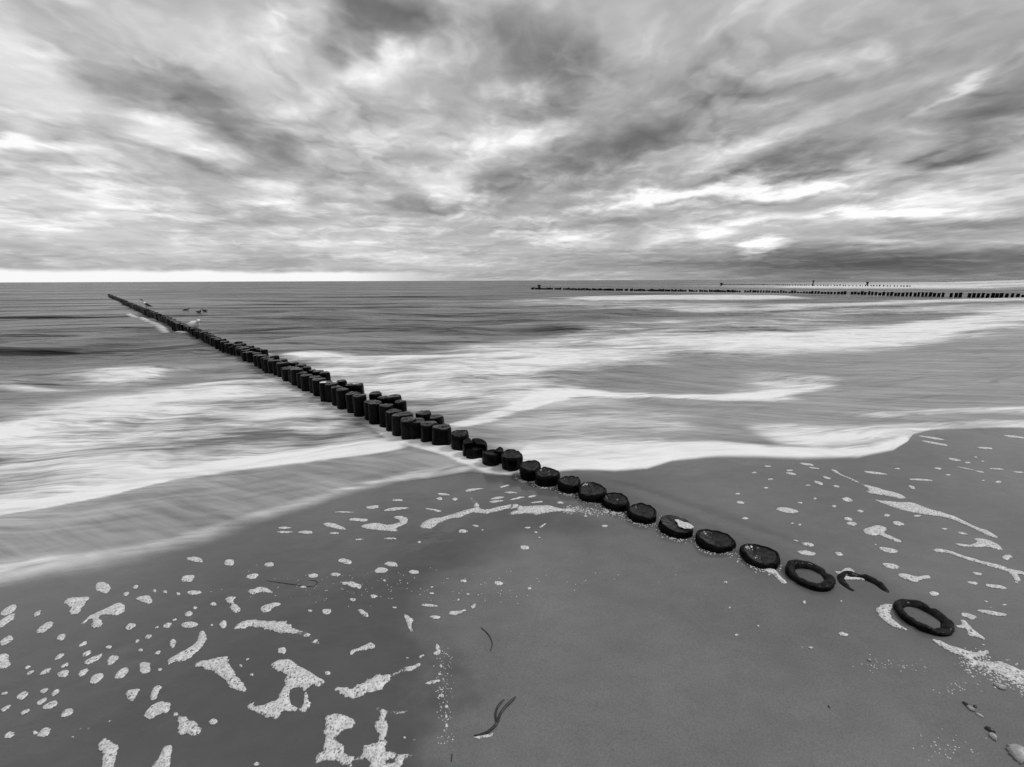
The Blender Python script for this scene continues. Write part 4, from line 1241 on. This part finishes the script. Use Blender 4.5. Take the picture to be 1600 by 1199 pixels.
pebble(1510, 1104, .010, M_STONE, 'pebble', 'small dark pebble beside the tiny white shell', 'pebble', seed=1)
pebble(1523, 1106, .006, M_STONE, 'pebble', 'smallest dark pebble right of the tiny white shell', 'pebble', seed=2)
pebble(1530, 1120, .007, M_SHELL, 'pebble', 'pale round pebble below the dark pebbles', 'pebble', seed=3)
pebble(1546, 1143, .012, M_STONE, 'pebble', 'dark wet pebble against the small pale shell', 'pebble', seed=4)
pebble(1295, 1106, .004, M_STONE, 'pebble', 'lone dark speck of stone on the bare sand at lower right', 'pebble', seed=5)

# ------------------------------------------------------------------ birds
def loft(name, rings, seg=14):
    """rings: (x, z, half width, half height)"""
    bm = bmesh.new()
    rows = []
    for (x, z, a, b) in rings:
        rows.append([bm.verts.new((x, a * math.cos(2 * math.pi * i / seg), z + b * math.sin(2 * math.pi * i / seg))) for i in range(seg)])
    for p, q in zip(rows, rows[1:]):
        for i in range(seg):
            j = (i + 1) % seg
            bm.faces.new((p[i], p[j], q[j], q[i]))
    bm.faces.new(rows[0]); bm.faces.new(rows[-1])
    bmesh.ops.recalc_face_normals(bm, faces=bm.faces)
    me = bpy.data.meshes.new(name); bm.to_mesh(me); bm.free()
    return smooth(me)

def leg_mesh(x, y, h):
    bm = bmesh.new()
    bmesh.ops.create_cone(bm, cap_ends=True, segments=8, radius1=.006, radius2=.008, depth=h, matrix=Matrix.Translation((x, y, h / 2)))
    for a in (-.5, 0, .5):
        bmesh.ops.create_cone(bm, cap_ends=True, segments=6, radius1=.005, radius2=.002, depth=.05,
                              matrix=Matrix.Translation((x + .025 * math.cos(a), y + .025 * math.sin(a), .004)) @ Matrix.Rotation(a, 4, 'Z') @ Matrix.Rotation(math.pi / 2, 4, 'Y'))
    me = bpy.data.meshes.new('leg'); bm.to_mesh(me); bm.free()
    return smooth(me)

def bird(name, loc, rotz, scale, body_rings, body_mat, wing_mat, beak_x, label, cat, group=None, legs=True, wing_z=.19, wing_len=.30, wing_x=-.22):
    root = bpy.data.objects.new(name, None)
    COL.objects.link(root)
    root.location = loc; root.rotation_euler = (0, 0, rotz); root.scale = (scale,) * 3
    link('body', loft('body', body_rings), body_mat, root)
    for s_ in (-1, 1):
        wm = loft('wing', [(wing_x, wing_z, .004, .006), (wing_x + .10, wing_z + .004, .012, .028), (wing_x + wing_len * .6, wing_z + .01, .016, .046), (wing_x + wing_len * .9, wing_z + .015, .012, .035), (wing_x + wing_len, wing_z + .015, .004, .01)], 10)
        wo_ = link('wing', wm, wing_mat, root)
        wo_.location = (0, s_ * .068, 0)
    bx_, bz_ = beak_x
    link('beak', loft('beak', [(bx_, bz_, .011, .013), (bx_ + .03, bz_ - .004, .007, .008), (bx_ + .055, bz_ - .010, .002, .003)], 8), M_BEAK, root)
    if legs:
        for s_ in (-1, 1):
            link('leg', leg_mesh(.0, s_ * .03, .13), M_BEAK, root)
    return tag(root, label, cat, group)

GULL = [(-.25, .175, .010, .006), (-.20, .18, .030, .016), (-.13, .178, .075, .058), (-.04, .175, .10, .092), (.05, .18, .10, .095), (.12, .20, .075, .075), (.155, .24, .045, .048), (.185, .275, .042, .042), (.215, .28, .038, .036), (.24, .275, .022, .022), (.25, .272, .008, .008)]
STAND = [(-.22, .12, .010, .006), (-.15, .14, .035, .02), (-.08, .17, .065, .055), (.0, .20, .08, .075), (.06, .25, .07, .07)]
gx_, gy_ = gull_xy
bird('gull', (gx_, gy_, -.06), -.35, 1.3, GULL, M_WHITE, mat_plain('pale_wing', .85, .7, .06), (.245, .272), 'plump white gull resting on the near groyne, facing right', 'gull', legs=True)
# upright bird with a white breast and a dark neck
root = bpy.data.objects.new('seabird', None)
COL.objects.link(root)
root.location = (bird_xy[0], bird_xy[1], .03); root.rotation_euler = (0, 0, -2.2); root.scale = (1.2,) * 3
link('body', loft('body', [(-.20, .10, .012, .008), (-.13, .14, .05, .03), (-.06, .19, .085, .08), (.01, .24, .092, .10), (.06, .29, .07, .075), (.075, .33, .04, .04)]), M_WHITE, root)
link('neck', loft('neck', [(.06, .31, .045, .05), (.075, .37, .034, .035), (.085, .43, .032, .034), (.11, .455, .036, .034), (.14, .455, .024, .022), (.15, .452, .01, .01)]), M_DARK, root)
link('beak', loft('beak', [(.145, .452, .012, .012), (.20, .445, .004, .005)], 8), M_BEAK, root)
for s_ in (-1, 1):
    wo_ = link('wing', loft('wing', [(-.24, .11, .004, .006), (-.12, .17, .014, .05), (-.02, .235, .018, .07), (.05, .27, .006, .02)], 10), M_DARK, root)
    wo_.location = (0, s_ * .085, 0)
    link('leg', leg_mesh(0, s_ * .035, .14), M_BEAK, root)
tag(root, 'upright bird with dark neck and white breast perched far out on the near groyne', 'seabird')
DUCK = [(-.20, .06, .012, .01), (-.14, .05, .05, .035), (-.04, .045, .085, .055), (.06, .05, .08, .055), (.12, .075, .05, .05), (.145, .125, .032, .04), (.165, .165, .036, .036), (.19, .165, .028, .026), (.205, .16, .01, .01)]
for k, (x_, y_, rz, lab) in enumerate([(291, 484, .2, 'dark duck floating beyond the groyne, leftmost of the three'), (311, 487, -.2, 'dark duck floating beyond the groyne, middle of the three'), (320, 485, 2.9, 'dark duck floating beyond the groyne, rightmost of the three')]):
    q = on_plane(x_, y_ + 2, WL)
    bird('duck', (q[0], q[1], WL), rz, 1.0, DUCK, mat_plain('duck_plumage', .06, .6), M_DARK, (.2, .16), lab, 'duck', 'ducks floating beyond the groyne', legs=False, wing_z=.075, wing_len=.24, wing_x=-.18)

# ------------------------------------------------------------------ a sail on the horizon
d = ray(1090, 437.2)
q = d[:2] / np.linalg.norm(d[:2]) * 1400
boat = bpy.data.objects.new('sailing_boat', None)
COL.objects.link(boat)
boat.location = (q[0], q[1], WL); boat.rotation_euler = (0, 0, .4)
link('hull', loft('hull', [(-3.5, .5, .9, .5), (-2, .4, 1.2, .7), (1, .4, 1.1, .7), (3, .6, .5, .5), (4, .8, .05, .2)], 12), M_HULL, boat)
link('mast', ring_mesh('mast', .08, [(1, .5), (.7, 8.5)], 8, 5, .01), M_HULL, boat)
me = bpy.data.meshes.new('sail')
me.from_pydata([(-.1, .03, 1.4), (-.1, .03, 8.2), (-3.2, .25, 1.5), (-.1, -.03, 1.4), (-.1, -.03, 8.2), (-3.2, .17, 1.5)], [], [(0, 1, 2), (5, 4, 3), (0, 3, 4, 1), (1, 4, 5, 2), (2, 5, 3, 0)])
link('sail', me, M_SAIL, boat)
tag(boat, 'tiny pale sailing boat on the horizon right of centre', 'sailing boat')
